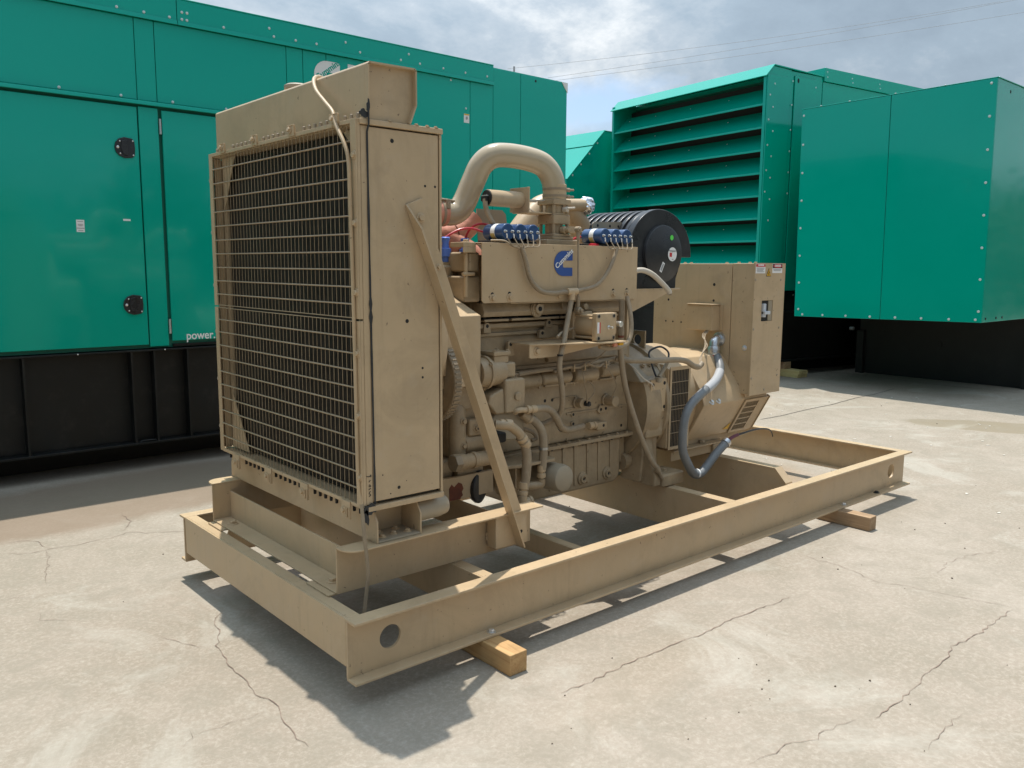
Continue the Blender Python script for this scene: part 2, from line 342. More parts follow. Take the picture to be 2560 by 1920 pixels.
CRACKS = [[(-0.658, 2.726), (-0.533, 2.635), (-0.424, 2.641), (-0.326, 2.615), (-0.227, 2.634), (-0.112, 2.628), (-0.033, 2.654), (-0.005, 2.678), (0.057, 2.642), (0.077, 2.588), (0.225, 2.519), (0.261, 2.472), (0.305, 2.206)], [(-0.018, 2.72), (0.083, 2.901), (0.088, 3.127)], [(-0.625, 2.921), (-0.496, 2.888), (-0.457, 2.825), (-0.427, 2.643)], [(-0.012, 1.17), (-0.096, 1.09), (-0.125, 0.949), (-0.18, 0.84), (-0.205, 0.695), (-0.219, 0.533), (-0.217, 0.424), (-0.224, 0.344), (-0.212, 0.251), (-0.21, 0.169), (-0.24, 0.088), (-0.244, 0.005), (-0.247, -0.102)], [(0.655, -0.387), (0.774, -0.404), (0.977, -0.396), (1.197, -0.399), (1.396, -0.41), (1.528, -0.424), (1.653, -0.414), (1.994, -0.437), (2.185, -0.445)], [(2.843, -1.213), (2.441, -1.22), (2.217, -1.193), (2.08, -1.23), (1.907, -1.226), (1.724, -1.248), (1.39, -1.252)]]
FINE = [[(-0.44, 2.626), (-0.476, 2.442), (-0.525, 2.259), (-0.562, 2.06)], [(-0.79, 1.957), (-0.723, 1.972), (-0.644, 1.906), (-0.599, 1.94)], [(-0.682, 1.694), (-0.687, 1.607), (-0.597, 1.514)], [(-0.331, 1.099), (-0.286, 0.951), (-0.248, 0.876), (-0.183, 0.832)], [(-0.57, 0.172), (-0.512, 0.203), (-0.509, 0.258)], [(-0.508, 0.214), (-0.386, 0.212), (-0.249, 0.202)], [(2.783, -0.129), (2.767, -0.229), (2.79, -0.377), (2.728, -0.55), (2.709, -0.649), (2.772, -0.739), (2.764, -0.806), (2.827, -0.983), (2.862, -1.114), (2.871, -1.204)], [(1.35, -1.209), (1.18, -1.173), (1.114, -1.178), (0.996, -1.137), (0.794, -1.122)], [(3.076, -0.781), (3.288, -0.75), (3.505, -0.777), (3.722, -0.866)], [(2.54, 0.096), (2.724, 0.036), (2.753, -0.081)], [(1.66, -1.434), (1.337, -1.458)], [(1.528, -0.309), (1.505, -0.418)]]
JOINTS = [[(6.359, 2.402), (6.729, 2.385), (7.37, 2.422), (7.913, 2.421), (8.637, 2.492), (9.117, 2.493), (9.89, 2.569)], [(10.863, 4.626), (10.945, 3.604), (10.75, 2.339), (10.816, 1.284)]]

# ------------------------------------------------------------------ ground with cracks and joints
g = MB(); g.add([(-400,-400,0),(400,-400,0),(400,400,0),(-400,400,0)], [(0,1,2,3)])
ground = tag(g.build('concrete_ground', 'conc', smooth=0), kind='structure')
def crackstrip(P, w0, w1, jag, m, name, z=0.003, step=0.03):
    P = [Vector((p[0], p[1], 0)) for p in P]; Q = []
    for a, b2 in zip(P, P[1:]):
        n = max(1, int((b2-a).length/step))
        for i in range(n): Q.append(a.lerp(b2, i/n))
    Q.append(P[-1]); mb = MB(); vs = []; fs = []
    for i, q in enumerate(Q):
        tt = (Q[min(i+1, len(Q)-1)]-Q[max(0, i-1)]).normalized(); nn = Vector((-tt.y, tt.x, 0))
        q = q+nn*random.uniform(-jag, jag); w_ = random.uniform(w0, w1)*min(1, 0.25+min(i, len(Q)-1-i)*0.25)
        vs += [(*(q+nn*w_)[:2], z), (*(q-nn*w_)[:2], z)]
    for i in range(len(Q)-1): fs.append((2*i, 2*i+1, 2*i+3, 2*i+2))
    mb.add(vs, fs); return mb.build(name, m, ground, smooth=0)
for P in CRACKS: crackstrip(P, 0.0006, 0.0024, 0.009, 'crack', 'crack')
for P in FINE: crackstrip(P, 0.0005, 0.0015, 0.011, 'crack', 'crack')
for P in JOINTS: crackstrip(P, 0.006, 0.009, 0.003, 'joint', 'expansion_joint')
# litter nobody could count: crumbs of mortar, leaf bits, chips
lt = MB()
for i in range(110):
    x = random.uniform(-1.2, 9); y = random.uniform(-2.5, 4)
    if random.random() < 0.35: x = random.uniform(0.5, 5); y = random.uniform(-1.6, -0.2)
    s_ = random.uniform(0.0012, 0.0042)*(1+0.10*max(0, x)); a = random.uniform(0, 6.28)
    pts = [(x+s_*random.uniform(0.6, 1.5)*math.cos(a+k*1.256), y+s_*random.uniform(0.5, 1.1)*math.sin(a+k*1.256)) for k in range(5)]
    lt.prism(pts, 'z', 0.001, 0.001+s_*0.7)
tag(lt.build('ground_litter', mat('litter', (0.10, 0.075, 0.05), 0.9, var=0.6, vscale=3), smooth=0), kind='stuff')
lt = MB()
for i in range(60):
    x = random.uniform(4, 9.5); y = random.uniform(-1, 3.5); s_ = random.uniform(0.006, 0.018)
    lt.prism([(x+s_*random.uniform(0.6, 1.6)*math.cos(k*1.256), y+s_*random.uniform(0.4, 1.0)*math.sin(k*1.256)) for k in range(5)], 'z', 0.001, 0.004)
tag(lt.build('pale_litter', mat('pale_litter', (0.62, 0.58, 0.50), 0.9), smooth=0), kind='stuff')

# ------------------------------------------------------------------ long green enclosure behind, on the left
A = thing('generator_enclosure', (0, 4.3, 0), 0, 'long green generator enclosure with doors on a black base behind the tan engine', 'generator enclosure')
def pan(par, x0, x1, z0, z1, y0=4.3, th=0.014, name='panel', m='green', bev=0.004):
    return MB().box(x0, x1, y0, y0+th, z0, z1).build(name, m, par, bev=bev)
MB().box(-5.0, 5.235, 4.322, 6.88, 0.95, 3.60).build('inner_body', 'greencore', A)
MB().box(-5.02, 4.185, 4.28, 6.9, 3.622, 3.632).build('roof', 'green', A, bev=0.003)
MB().box(4.195, 5.245, 4.302, 6.9, 3.601, 3.611).build('roof', 'green', A, bev=0.003)
MB().box(5.236, 5.246, 4.316, 6.9, 0.97, 3.60).build('end_panel', 'green', A, bev=0.003)
# roof fascia in two lengths with a folded lower lip
for (xa, xb) in ((-5.0, 1.020), (1.024, 4.186)):
    f = MB().box(xa, xb, 4.284, 4.298, 3.462, 3.622).build('roof_fascia', 'green', A, bev=0.004)
    MB().prism([(4.270, 3.430), (4.274, 3.462), (4.299, 3.462), (4.299, 3.452), (4.284, 3.446), (4.284, 3.430)], 'x', xa, xb).build('folded_lip', 'green', f, bev=0.002)
    for (x, z) in ((-0.6, 3.47), (-1.4, 3.47), (0.169, 3.478), (0.585, 3.478), (0.777, 3.478), (0.965, 3.478), (1.061, 3.531), (1.1, 3.532), (1.059, 3.478), (1.097, 3.478), (1.388, 3.48), (1.775, 3.544), (1.814, 3.485), (2.01, 3.489), (2.205, 3.494), (2.489, 3.556), (2.634, 3.496), (3.068, 3.5), (3.156, 3.566), (3.282, 3.5), (3.555, 3.5), (3.825, 3.5), (4.101, 3.505)):
        if xa < x < xb: rivet(f, (x, 4.284, z))
# upper row of panels
for xa, xb in ((-5, -0.9), (-0.896, 0.700), (0.704, 0.846), (0.850, 1.925), (1.929, 2.077), (2.081, 2.30)): pan(A, xa, xb, 2.838, 3.432)
for xa, xb in ((2.304, 3.188), (3.192, 3.895), (3.899, 4.192)): pan(A, xa, xb, 0.975, 3.432, name='tall_panel')
for xa, xb in ((4.196, 4.567), (4.571, 5.246)): pan(A, xa, xb, 0.975, 3.604, name='tall_panel')
rivet(A, (3.657, 4.3, 3.41)); rivet(A, (3.843, 4.3, 3.164)); hole(A, (4.78, 4.3, 3.56), r=0.013)
MB().prism([(5.16, 3.606), (5.25, 3.606), (5.25, 3.50)], 'y', 4.292, 4.299).build('corner_patch', 'white', A)
# drip rail over the doors
dr = MB().prism([(4.299, 2.838), (4.262, 2.826), (4.258, 2.802), (4.262, 2.798), (4.272, 2.810), (4.299, 2.814)], 'x', -5, 2.302).build('drip_rail', 'green', A, bev=0.002)
for x in (-1.0, -0.3, 0.168, 0.586, 0.965, 1.39, 1.8): rivet(A, (x, 4.3, 2.853))
# doors
d1 = pan(A, -1.35, 0.690, 0.979, 2.782, y0=4.290, th=0.022, name='door', bev=0.005)
pan(A, 0.700, 0.846, 0.962, 2.79, y0=4.294, th=0.02, name='door_post', bev=0.005)
d2 = pan(A, 0.872, 2.298, 1.0, 2.780, y0=4.290, th=0.022, name='door', bev=0.005)
pan(A, -5, -1.36, 0.979, 2.782, y0=4.290, th=0.022, name='door', bev=0.005)
MB().box(0.88, 2.29, 4.300, 4.33, 0.955, 0.975).build('door_sill', 'black', A)
for z in (2.472, 1.294):
    pts = [(0.513, z)]
    for a in (150, 120, 100): pts.append((0.60+0.085*math.cos(R(a)), z+0.083*math.sin(R(a))))
    pts = [(0.514, z), (0.522, z+0.035), (0.545, z+0.062), (0.585, z+0.077), (0.640, z+0.070), (0.656, z+0.055), (0.660, z), (0.656, z-0.055), (0.640, z-0.070), (0.585, z-0.077), (0.545, z-0.062), (0.522, z-0.035)]
    la = MB().prism(pts, 'y', 4.276, 4.292).build('latch', 'rubber', d1, bev=0.004)
    MB().prism([(0.565, z+0.05), (0.60, z+0.06), (0.605, z-0.06), (0.57, z-0.05), (0.555, z)], 'y', 4.266, 4.2765).build('latch_paddle', 'rubber', d1, bev=0.004)
    for (a, b2) in ((0.552, 0.045), (0.645, 0.052), (0.552, -0.045), (0.645, -0.052)): bolt(d1, (a, 4.276, z+b2), (0,-1,0), 0.006, 'zinc', 'latch_screw', _rv)
    bolt(d1, (0.536, 4.276, z), (0,-1,0), 0.011, 'zinc', 'key_lock', _rv)
for z0, z1 in ((2.598, 2.713), (1.060, 1.176)): MB().cyl((0.857, 4.288, z0), (0.857, 4.288, z1), 0.009, n=12).build('hinge', 'hinge', d2)
st = MB().box(0.221, 0.276, 4.2885, 4.290, 1.836, 1.925).build('warning_sticker', 'white', d1)
for k, (z, h, ww) in enumerate(((1.913, 0.004, 0.02), (1.893, 0.003, 0.017), (1.887, 0.003, 0.019), (1.881, 0.003, 0.014), (1.864, 0.006, 0.026), (1.848, 0.004, 0.018))):
    MB().box(0.2485-ww, 0.2485+ww, 4.2875, 4.2884, z-h/2, z+h/2).build('printed_line', 'grey', st)
MB().box(0.549, 0.602, 4.2885, 4.290, 1.930, 1.944).build('strip_sticker', 'white', d1)
s3 = MB().box(3.817, 3.884, 4.2985, 4.300, 3.026, 3.112).build('warning_sticker', 'white', A)
MB().box(3.819, 3.882, 4.2975, 4.2984, 3.100, 3.111).build('printed_band', 'yel', s3)
MB().prism([(3.838, 3.07), (3.845, 3.085), (3.862, 3.088), (3.866, 3.07), (3.855, 3.055), (3.842, 3.06)], 'y', 4.2975, 4.2984).build('printed_symbol', 'grey', s3)
text('power.', 0.092, 'white', (1.100, 4.2895, 1.034), (1,0,0), (0,0,1), d2, off=0.0016, width=0.232)
def clogo(x0, z0, w_, h, y, parent, m, tm, size):
    r = h/2; cx = x0+r; cz = z0+r; pts = []
    for i in range(13):
        a = R(90+i*15); pts.append((cx+r*math.cos(a), cz+r*math.sin(a)))
    xr = x0+w_; nz = h*0.155; ni = x0+w_*0.47
    pts = [(xr, z0+h)]+pts+[(xr, z0), (xr, z0+h*0.335), (ni+0.05*h, z0+h*0.335), (ni, z0+h*0.38), (ni, z0+h*0.58), (ni+0.05*h, z0+h*0.625), (xr, z0+h*0.625)]
    o = MB().prism(pts, 'y', y-0.002, y).build('badge', m, parent)
    a = R(37)
    text('Cummins', size, tm, (x0+w_*0.53, y-0.0035, z0+h*0.70), (math.cos(a), 0, math.sin(a)), (-math.sin(a), 0, math.cos(a)), parent, off=size*0.02, width=w_*1.12)
    return o
clogo(2.183, 3.122, 0.252, 0.25, 4.2995, A, 'white', 'green', 0.072)
text('P', 0.21, 'white', (2.56, 4.2995, 3.292), (1,0,0), (0,0,1), A, off=0.006)
# black fuel-tank base
MB().box(-5.0, 5.24, 4.36, 6.86, 0.215, 0.925).build('tank_base', 'black', A)
MB().box(-5.0, 5.24, 4.262, 6.9, 0.930, 0.944).build('base_top_flange', 'black', A, bev=0.003)
MB().box(-5.0, 5.24, 4.262, 6.9, 0.196, 0.214).build('base_bottom_flange', 'black', A, bev=0.003)
for x in (-2.0, -0.19, 0.55, 0.72, 0.98, 2.4, 3.6, 4.9): MB().box(x-0.008, x+0.008, 4.268, 4.359, 0.2145, 0.9295).build('base_rib', 'black', A)
for y in (4.75, 6.5): MB().box(-4.8, 5.1, y-0.06, y+0.06, 0.0, 0.195).build('skid_runner', 'black', A)
for p in ((0.168, 4.262, 0.937), (0.80, 4.262, 0.937)): rivet(A, p, r=0.006, m='zinc')
MB().tube([(0.58, 4.27, 0.221), (0.64, 4.262, 0.228), (0.70, 4.275, 0.221), (0.64, 4.29, 0.226)], 0.006).build('lifting_loop', 'black', A)

# ------------------------------------------------------------------ louvred green enclosure, right of centre (slightly turned)
B = thing('louvred_enclosure', (9.25, 4.41, 0), R(-7.7), 'tall green enclosure with a front of sloping louvre slats behind the black air filter', 'generator enclosure')
def lb(mb, name, m, par=B, bev=0.004):
    o = mb.build(name, m, None, bev=bev); o.parent = par; return o
W = 3.32
lb(MB().box(0.52, 1.2, 0.03, W-0.03, 1.285, 4.36), 'inner_body', 'greencore', bev=0)
lb(MB().box(0.0, 0.52, -0.03, 0.02, 1.285, 4.30), 'frame_side', 'green'); lb(MB().box(0.0, 0.52, 3.272, W, 1.285, 4.36), 'frame_side', 'green')
lb(MB().box(0.0, 0.52, 0.021, 3.271, 1.285, 1.36), 'frame_sill', 'green')
hood = MB().prism([(-0.03, 4.295), (0.14, 4.468), (1.24, 4.44), (1.24, 4.425), (0.145, 4.450), (-0.018, 4.285)], 'y', -0.05, W+0.02)
lb(hood, 'hood', 'green')
for yy in (-0.034, W-0.03): lb(MB().prism([(0.0, 4.30), (0.13, 4.44), (0.52, 4.43), (0.52, 4.30)], 'y', yy, yy+0.03), 'hood_cheek', 'green', bev=0)
for k in range(9):
    z = 3.925-0.319*k
    sl = lb(MB().prism([(0.015, z-0.022), (0.015, z+0.004), (0.03, z+0.012), (0.29, z+0.262), (0.305, z+0.255), (0.036, z-0.004), (0.034, z-0.022)], 'y', 0.022, 3.27), 'louvre_slat', 'green', bev=0.002)
    for yy in (0.85, 1.65, 2.45, 3.1):
        o = bolt(sl, (0, 0, 0), (-0.69, 0, 0.72), 0.011, 'rivet', 'rivet', _rv); o.matrix_parent_inverse = Matrix(); o.location = (0.215, yy, z+0.188)
lb(MB().box(0.40, 0.515, 0.02, 3.27, 1.36, 4.29), 'dark_plenum', 'dark', bev=0)
# side: two panels, channel columns
for (a, b2, nm) in ((0.01, 0.494, 'side_panel'), (0.590, 1.088, 'side_panel')): lb(MB().box(a, b2, -0.05, -0.031, 1.285, 4.36 if a > 0.1 else 4.32), nm, 'green')
lb(MB().box(0.50, 0.585, -0.032, -0.018, 1.285, 4.40), 'column', 'green'); lb(MB().box(1.094, 1.23, -0.03, -0.01, 1.285, 4.39), 'column', 'green')
lb(MB().box(0.521, 1.24, -0.029, W, 4.362, 4.424), 'top_rail', 'green')
lb(MB().box(1.245, 6.5, -0.03, W, 1.285, 4.36), 'main_body', 'green'); lb(MB().box(1.245, 6.5, -0.055, W+0.02, 4.366, 4.56), 'roof_fascia', 'green')
for (x, z) in ((0.16, 4.2), (0.14, 3.88), (0.07, 4.04), (0.16, 3.55), (0.06, 3.70), (0.15, 3.2), (0.06, 3.35), (0.15, 2.9), (0.16, 2.6), (0.06, 3.0), (0.05, 2.7), (0.15, 2.3), (0.54, 4.28), (0.54, 3.95), (0.54, 3.6), (0.54, 3.3), (0.54, 3.0), (0.54, 2.7), (1.06, 4.25), (1.06, 3.9), (1.30, 4.50), (1.31, 4.43), (1.9, 4.48), (1.92, 4.42), (2.6, 4.48), (2.62, 4.42)):
    o = rivet(B, (0,0,0), (0,-1,0), 0.014); o.matrix_parent_inverse = Matrix(); o.location = (x, -0.05 if x < 1.2 else -0.055, z)
o = bolt(B, (0,0,0), (0,-1,0), 0.026, 'dark', 'lifting_hole', _hl); o.matrix_parent_inverse = Matrix(); o.location = (0.66, -0.05, 4.30); o.scale = (0.022, 0.034, 0.02)
lb(MB().box(0.0, 6.5, 0.0, W-0.03, 0.25, 1.27), 'tank_base', 'black'); lb(MB().box(-0.02, 6.5, -0.06, W, 0.955, 0.985), 'base_flange', 'black')
lb(MB().box(-0.03, 6.5, -0.07, W, 0.215, 0.249), 'base_bottom_flange', 'black'); lb(MB().box(1.0, 6.4, 0.35, 0.5, 0.0, 0.214), 'skid_runner', 'black'); lb(MB().box(1.0, 6.4, 2.8, 2.95, 0.0, 0.214), 'skid_runner', 'black')
o = rivet(B, (0,0,0), (0,-1,0), 0.014, 'zinc'); o.matrix_parent_inverse = Matrix(); o.location = (0.86, -0.0, 1.22)
# timbers under its near corner
def timber(name, x0, x1, y0, y1, z0, z1, m, label, cat, rz=0.0):
    o = MB().box(-(x1-x0)/2, (x1-x0)/2, -(y1-y0)/2, (y1-y0)/2, 0, z1-z0).build(name, m, bev=0.004); o.location = ((x0+x1)/2, (y0+y1)/2, z0); o.rotation_euler = (0, 0, rz)
    return tag(o, label, cat)
timber('wood_plank', 9.86, 10.10, 3.98, 4.75, 0.0, 0.052, 'wood3', 'fresh pale plank lying lowest on the concrete beside the breaker cabinet', 'plank', R(-5))
timber('wood_plank', 9.88, 10.09, 3.96, 4.72, 0.053, 0.105, 'wood3', 'fresh pale plank stacked second, under a brown timber block', 'plank', R(-7))
timber('wood_block', 9.90, 10.06, 4.24, 4.6, 0.106, 0.213, 'wood2', 'short brown timber block on two pale planks under the louvred enclosure', 'wood block', R(-7))

# ------------------------------------------------------------------ smaller hooded enclosure behind, only its sloped shoulder shows
Dn = thing('hooded_enclosure', (8.82, 7.9, 0), 0, 'green enclosure with pale sunlit sloping front, seen between the two taller enclosures', 'generator enclosure')
MB().prism([(8.83, 0.90), (8.83, 3.10), (9.72, 3.96), (13.0, 3.96), (13.0, 0.90)], 'y', 7.91, 11.0).build('body', 'greencore', Dn)
MB().prism([(8.82, 0.91), (8.82, 3.11), (9.725, 3.985), (13.0, 3.985), (13.0, 0.91)], 'y', 7.895, 7.909).build('side_panel', 'green', Dn, bev=0.003)
MB().prism([(8.81, 3.09), (8.80, 3.102), (9.72, 4.00), (9.735, 3.988)], 'y', 7.88, 11.02).build('sloped_front', 'green', Dn, bev=0.003)
MB().prism([(9.42, 3.725), (9.715, 4.006), (9.72, 4.00), (9.425, 3.719)], 'y', 7.878, 11.022).build('sloped_cap', 'green', Dn, bev=0.002)
MB().box(9.73, 13.02, 7.88, 11.02, 3.988, 4.0).build('roof', 'green', Dn, bev=0.003)
MB().box(8.80, 8.819, 7.9, 11.0, 0.91, 3.09).build('front_panel', 'green', Dn)
for q in (0.12, 0.35, 0.58, 0.81): rivet(Dn, (8.84+0.87*q, 7.895, 3.07+0.86*q), r=0.018)
rivet(Dn, (9.25, 7.895, 2.75), r=0.018)
MB().box(8.9, 13.0, 7.96, 10.9, 0.0, 0.87).build('tank_base', 'black', Dn); MB().box(8.82, 13.0, 7.87, 11.0, 0.873, 0.895).build('base_flange', 'black', Dn)
MB().box(10.55, 10.74, 7.952, 7.959, 0.48, 0.76).build('data_sticker', 'white', Dn)

# ------------------------------------------------------------------ big plain enclosure hood on the right
Ce = thing('plain_enclosure', (9.3, 1.3, 0), 0, 'green enclosure with a wide plain two-panel front overhanging a dark base, at right', 'generator enclosure')
MB().box(9.316, 16, 1.36, 3.74, 1.0, 3.795).build('inner_body', 'greencore', Ce)
MB().box(9.30, 9.315, 2.553, 3.775, 0.985, 3.80).build('front_panel', 'green', Ce, bev=0.005); MB().box(9.30, 9.315, 1.322, 2.547, 0.985, 3.80).build('front_panel', 'green', Ce, bev=0.005)
MB().box(9.30, 16, 1.31, 3.79, 3.803, 3.812).build('roof', 'green', Ce, bev=0.003)
MB().box(9.318, 10.05, 1.322, 1.336, 0.985, 3.80).build('side_panel', 'green', Ce, bev=0.004); MB().box(10.056, 16, 1.326, 1.34, 0.985, 3.80).build('side_panel', 'green', Ce, bev=0.004)
MB().box(9.318, 16, 3.761, 3.775, 0.985, 3.80).build('side_panel', 'green', Ce, bev=0.004)
for (y, z) in ((3.745, 3.72), (3.74, 3.333), (3.735, 2.954), (3.73, 2.581), (3.73, 2.205), (3.725, 1.828), (3.72, 1.457), (3.715, 1.087), (1.385, 3.75), (1.383, 3.378), (1.38, 3.0), (1.377, 2.624), (1.374, 2.248), (1.37, 1.87), (1.366, 1.498), (1.362, 1.119), (3.65, 1.015), (3.347, 1.015), (3.016, 1.015), (2.683, 1.015), (2.352, 1.015), (2.024, 1.015), (1.694, 1.015), (1.39, 1.02)):
    rivet(Ce, (9.30, y, z), (-1,0,0), 0.016)
for y in (1.9, 2.5, 3.1, 3.5): rivet(Ce, (9.305, y, 3.812), (0,0,1), 0.014)
for x in (9.42, 9.75, 9.95): rivet(Ce, (x, 1.322, 1.03), (0,-1,0), 0.016, 'black')
hole(Ce, (9.72, 1.322, 3.70), (0,-1,0), 0.02)
MB().box(11.3, 16, 1.3, 3.8, 0.0, 0.95).build('tank_base', 'dustyblack', Ce, bev=0.003); MB().box(11.22, 11.299, 3.70, 3.81, 0.0, 0.70).build('base_flange', 'dustyblack', Ce)
MB().box(11.05, 16, 1.36, 3.75, 0.951, 0.984).build('floor_channel', 'dustyblack', Ce)
MB().box(11.2, 11.299, 1.25, 1.45, 0.0, 0.72).build('base_flange', 'dustyblack', Ce)
MB().cyl((11.2995, 2.62, 0.54), (11.285, 2.62, 0.54), 0.07).build('drain_plug', 'dustyblack', Ce)
MB().cyl((11.1, 3.86, 0.735), (11.1, 3.80, 0.735), 0.03).build('bracket', 'gal', Ce)
Ce.rotation_euler = (R(-0.9), 0, 0)

# ------------------------------------------------------------------ overhead wires and the tip of their pole, far beyond
M['wiregrey'] = mat('wire_grey', (0.36, 0.38, 0.40), 0.7)
def wire(a, b2, label, sag=0.25):
    a = Vector(a); b2 = Vector(b2); d = b2-a; a = a-d*0.05; b2 = b2+d*3
    P = [a.lerp(b2, i/14)-Vector((0, 0, sag*4*(i/14)*(1-i/14))) for i in range(15)]
    o = MB().tube(P, 0.009, n=5, k=2).build('overhead_wire', M['wiregrey']); tag(o, label, 'wire', 'overhead wires across the sky')
wire((29.32, 32.92, 12.25), (34.35, 28.72, 13.18), 'uppermost thin overhead wire crossing the cloudy sky')
wire((30.96, 31.41, 11.80), (37.03, 26.39, 13.21), 'middle thin overhead wire, upper of the close pair in the sky')
wire((31.24, 31.14, 11.65), (38.26, 25.3, 13.11), 'lowest thin overhead wire, lower of the close pair in the sky')
po = MB().cyl((29.33, 32.9, 0), (29.33, 32.9, 12.32), 0.07, 0.05, n=10).build('utility_pole', M['wiregrey']); tag(po, 'top of a distant utility pole just above the long enclosure roof', 'pole')

# ------------------------------------------------------------------ unseen dark verge and tree belt, added behind the camera to darken paint reflections
tag(MB().add([(-200,-200,0.006), (200,-200,0.006), (200,-9,0.006), (-200,-9,0.006)], [(0,1,2,3)]).build('unseen_dark_verge', mat('dark_verge', (0.030, 0.045, 0.016), 0.9, var=0.4, vscale=2), smooth=0), kind='structure')  # added sheet, keeps bright concrete out of the green paint's reflections
tag(MB().add([(-200,-8.995,0.006), (-9,-8.995,0.006), (-9,120,0.006), (-200,120,0.006)], [(0,1,2,3)]).build('unseen_dark_verge', mat('dark_verge', (0.030, 0.045, 0.016), 0.9, var=0.4, vscale=2), smooth=0), kind='structure')
rnd = random.Random(11); tv = []; tf = []
def leafclump(cx_, cy_, cz_, n, rx, rz):
    for _ in range(n):
        p = Vector((rnd.gauss(0, rx*0.5), rnd.gauss(0, rx*0.5), rnd.gauss(0, rz*0.5)))+Vector((cx_, cy_, cz_)); p.z = max(0.2, p.z)
        s_ = rnd.uniform(0.12, 0.34); a = Vector((rnd.gauss(0,1), rnd.gauss(0,1), rnd.gauss(0,1))).normalized()*s_; b2 = a.orthogonal().normalized()*s_*0.7
        o = len(tv); tv.extend([tuple(p-a), tuple(p+b2), tuple(p+a), tuple(p-b2)]); tf.append((o, o+1, o+2, o+3))
for i in range(126):
    u = i/89
    if i < 52: px_, py_ = -20+i*1.15, -17-rnd.uniform(0, 2.5)
    elif i >= 90: px_, py_ = 19+(i-90)*1.6, -6-rnd.uniform(0, 2)  # unseen row added in place of an enclosure mirrored in the side panel
    else: px_, py_ = -17-rnd.uniform(0, 2.5), -16+(i-52)*1.15
    h = rnd.uniform(3.4, 5.6)
    for zz in (0.16, 0.38, 0.6, 0.82): leafclump(px_, py_, h*zz, 110, 1.5*(1.15-zz*0.6), h*0.20)
tag(MB().add(tv, tf).build('unseen_tree_belt', mat('foliage', (0.045, 0.065, 0.022), 0.7, var=0.4, vscale=1.2), smooth=0), kind='stuff')

# ------------------------------------------------------------------ timbers under the skid
timber('wood_block', 0.591, 0.681, -0.170, 0.16, 0.0, 0.088, 'wood', 'yellow pine block under the near end of the tan skid, beside the big round hole', 'wood block')
timber('wood_block', 3.49, 3.575, -0.205, 0.15, 0.0, 0.088, 'wood2', 'brown timber block under the far end of the tan skid', 'wood block')

# ------------------------------------------------------------------ the tan generator set
G = thing('generator_set', (0, 0, 0.089), 0, 'tan open generator set with tall radiator, engine and control box on a steel skid', 'generator')
def P_(mb, name, m='tan', par=G, bev=0.002, smooth=35): return mb.build(name, m, par, bev=bev, smooth=smooth)
ZB, ZT, L, W_ = 0.089, 0.329, 4.506, 1.7586
# skid
def rail(near):
    def fy(a): return a if near else W_-a
    mb = MB(); y0, y1 = sorted((fy(0.054), fy(0.066)))
    mb.plate_hole(0.0, 0.40, ZB+0.012, ZT-0.012, 0.183, 0.212, 0.047, y0, y1)
    mb.plate_hole(4.10, L-0.002, ZB+0.012, ZT-0.012, 4.308, 0.207, 0.048, y0, y1)
    mb.box(0.40, 4.10, y0, y1, ZB+0.012, ZT-0.012)
    web = mb; mb = MB()
    ya, yb = sorted((fy(0.0), fy(0.071)))
    mb.box(0.0, L, ya, yb, ZT-0.012, ZT); mb.box(0.0, L, *sorted((fy(0.0), fy(0.066))), ZB, ZB+0.012)
    r = P_(mb, 'side_rail', bev=0.003); P_(web, 'rail_web', par=r, bev=0)
    if near:
        for (x, m_) in ((0.657, 'zinc'), (3.602, 'zinc'), (4.05, 'seal')): bolt(r, (x, 0.026, ZB+0.012), (0, 0, 1), 0.013, m_, 'bolt' if m_ == 'zinc' else 'dark_bolt')
    return r
rail(True); rail(False)
def crossbar(x0, x1, name, zt=ZT, zb=0.14, web_front=True, y0=0.072, y1=W_-0.072):
    mb = MB()
    if web_front: mb.box(x0, x0+0.01, y0, y1, zb, zt-0.0005)
    else: mb.box(x1-0.01, x1, y0, y1, zb, zt-0.0005)
    a, b2 = (x0+0.0102, x1) if web_front else (x0, x1-0.0102)
    mb.box(a, b2, y0, y1, zt-0.012, zt-0.0005); mb.box(a, b2, y0, y1, zb, zb+0.010)
    return P_(mb, name, bev=0.003)
crossbar(0.002, 0.063, 'front_rail'); crossbar(4.44, 4.503, 'end_rail', zb=0.11, web_front=False)
crossbar(0.64, 0.704, 'cross_member'); crossbar(2.38, 2.453, 'cross_member', zb=0.10)
crossbar(1.45, 1.51, 'cross_member', zt=0.20, zb=0.10)
cm = MB().prism([(0.073, 0.10), (W_-0.073, 0.10), (W_-0.073, ZT), (W_-0.15, 0.408), (0.15, 0.408), (0.073, ZT)], 'x', 2.970, 2.980)
P_(cm, 'alternator_support', bev=0)
cf = MB()
for (ya, za, yb, zb_) in ((0.073, ZT, 0.15, 0.408), (0.15, 0.408, W_-0.15, 0.408), (W_-0.15, 0.408, W_-0.073, ZT)):
    cf.prism([(ya, za), (yb, zb_), (yb, zb_+0.009), (ya, za+0.009)], 'x', 2.968, 3.04)
P_(cf, 'support_flange', bev=0)
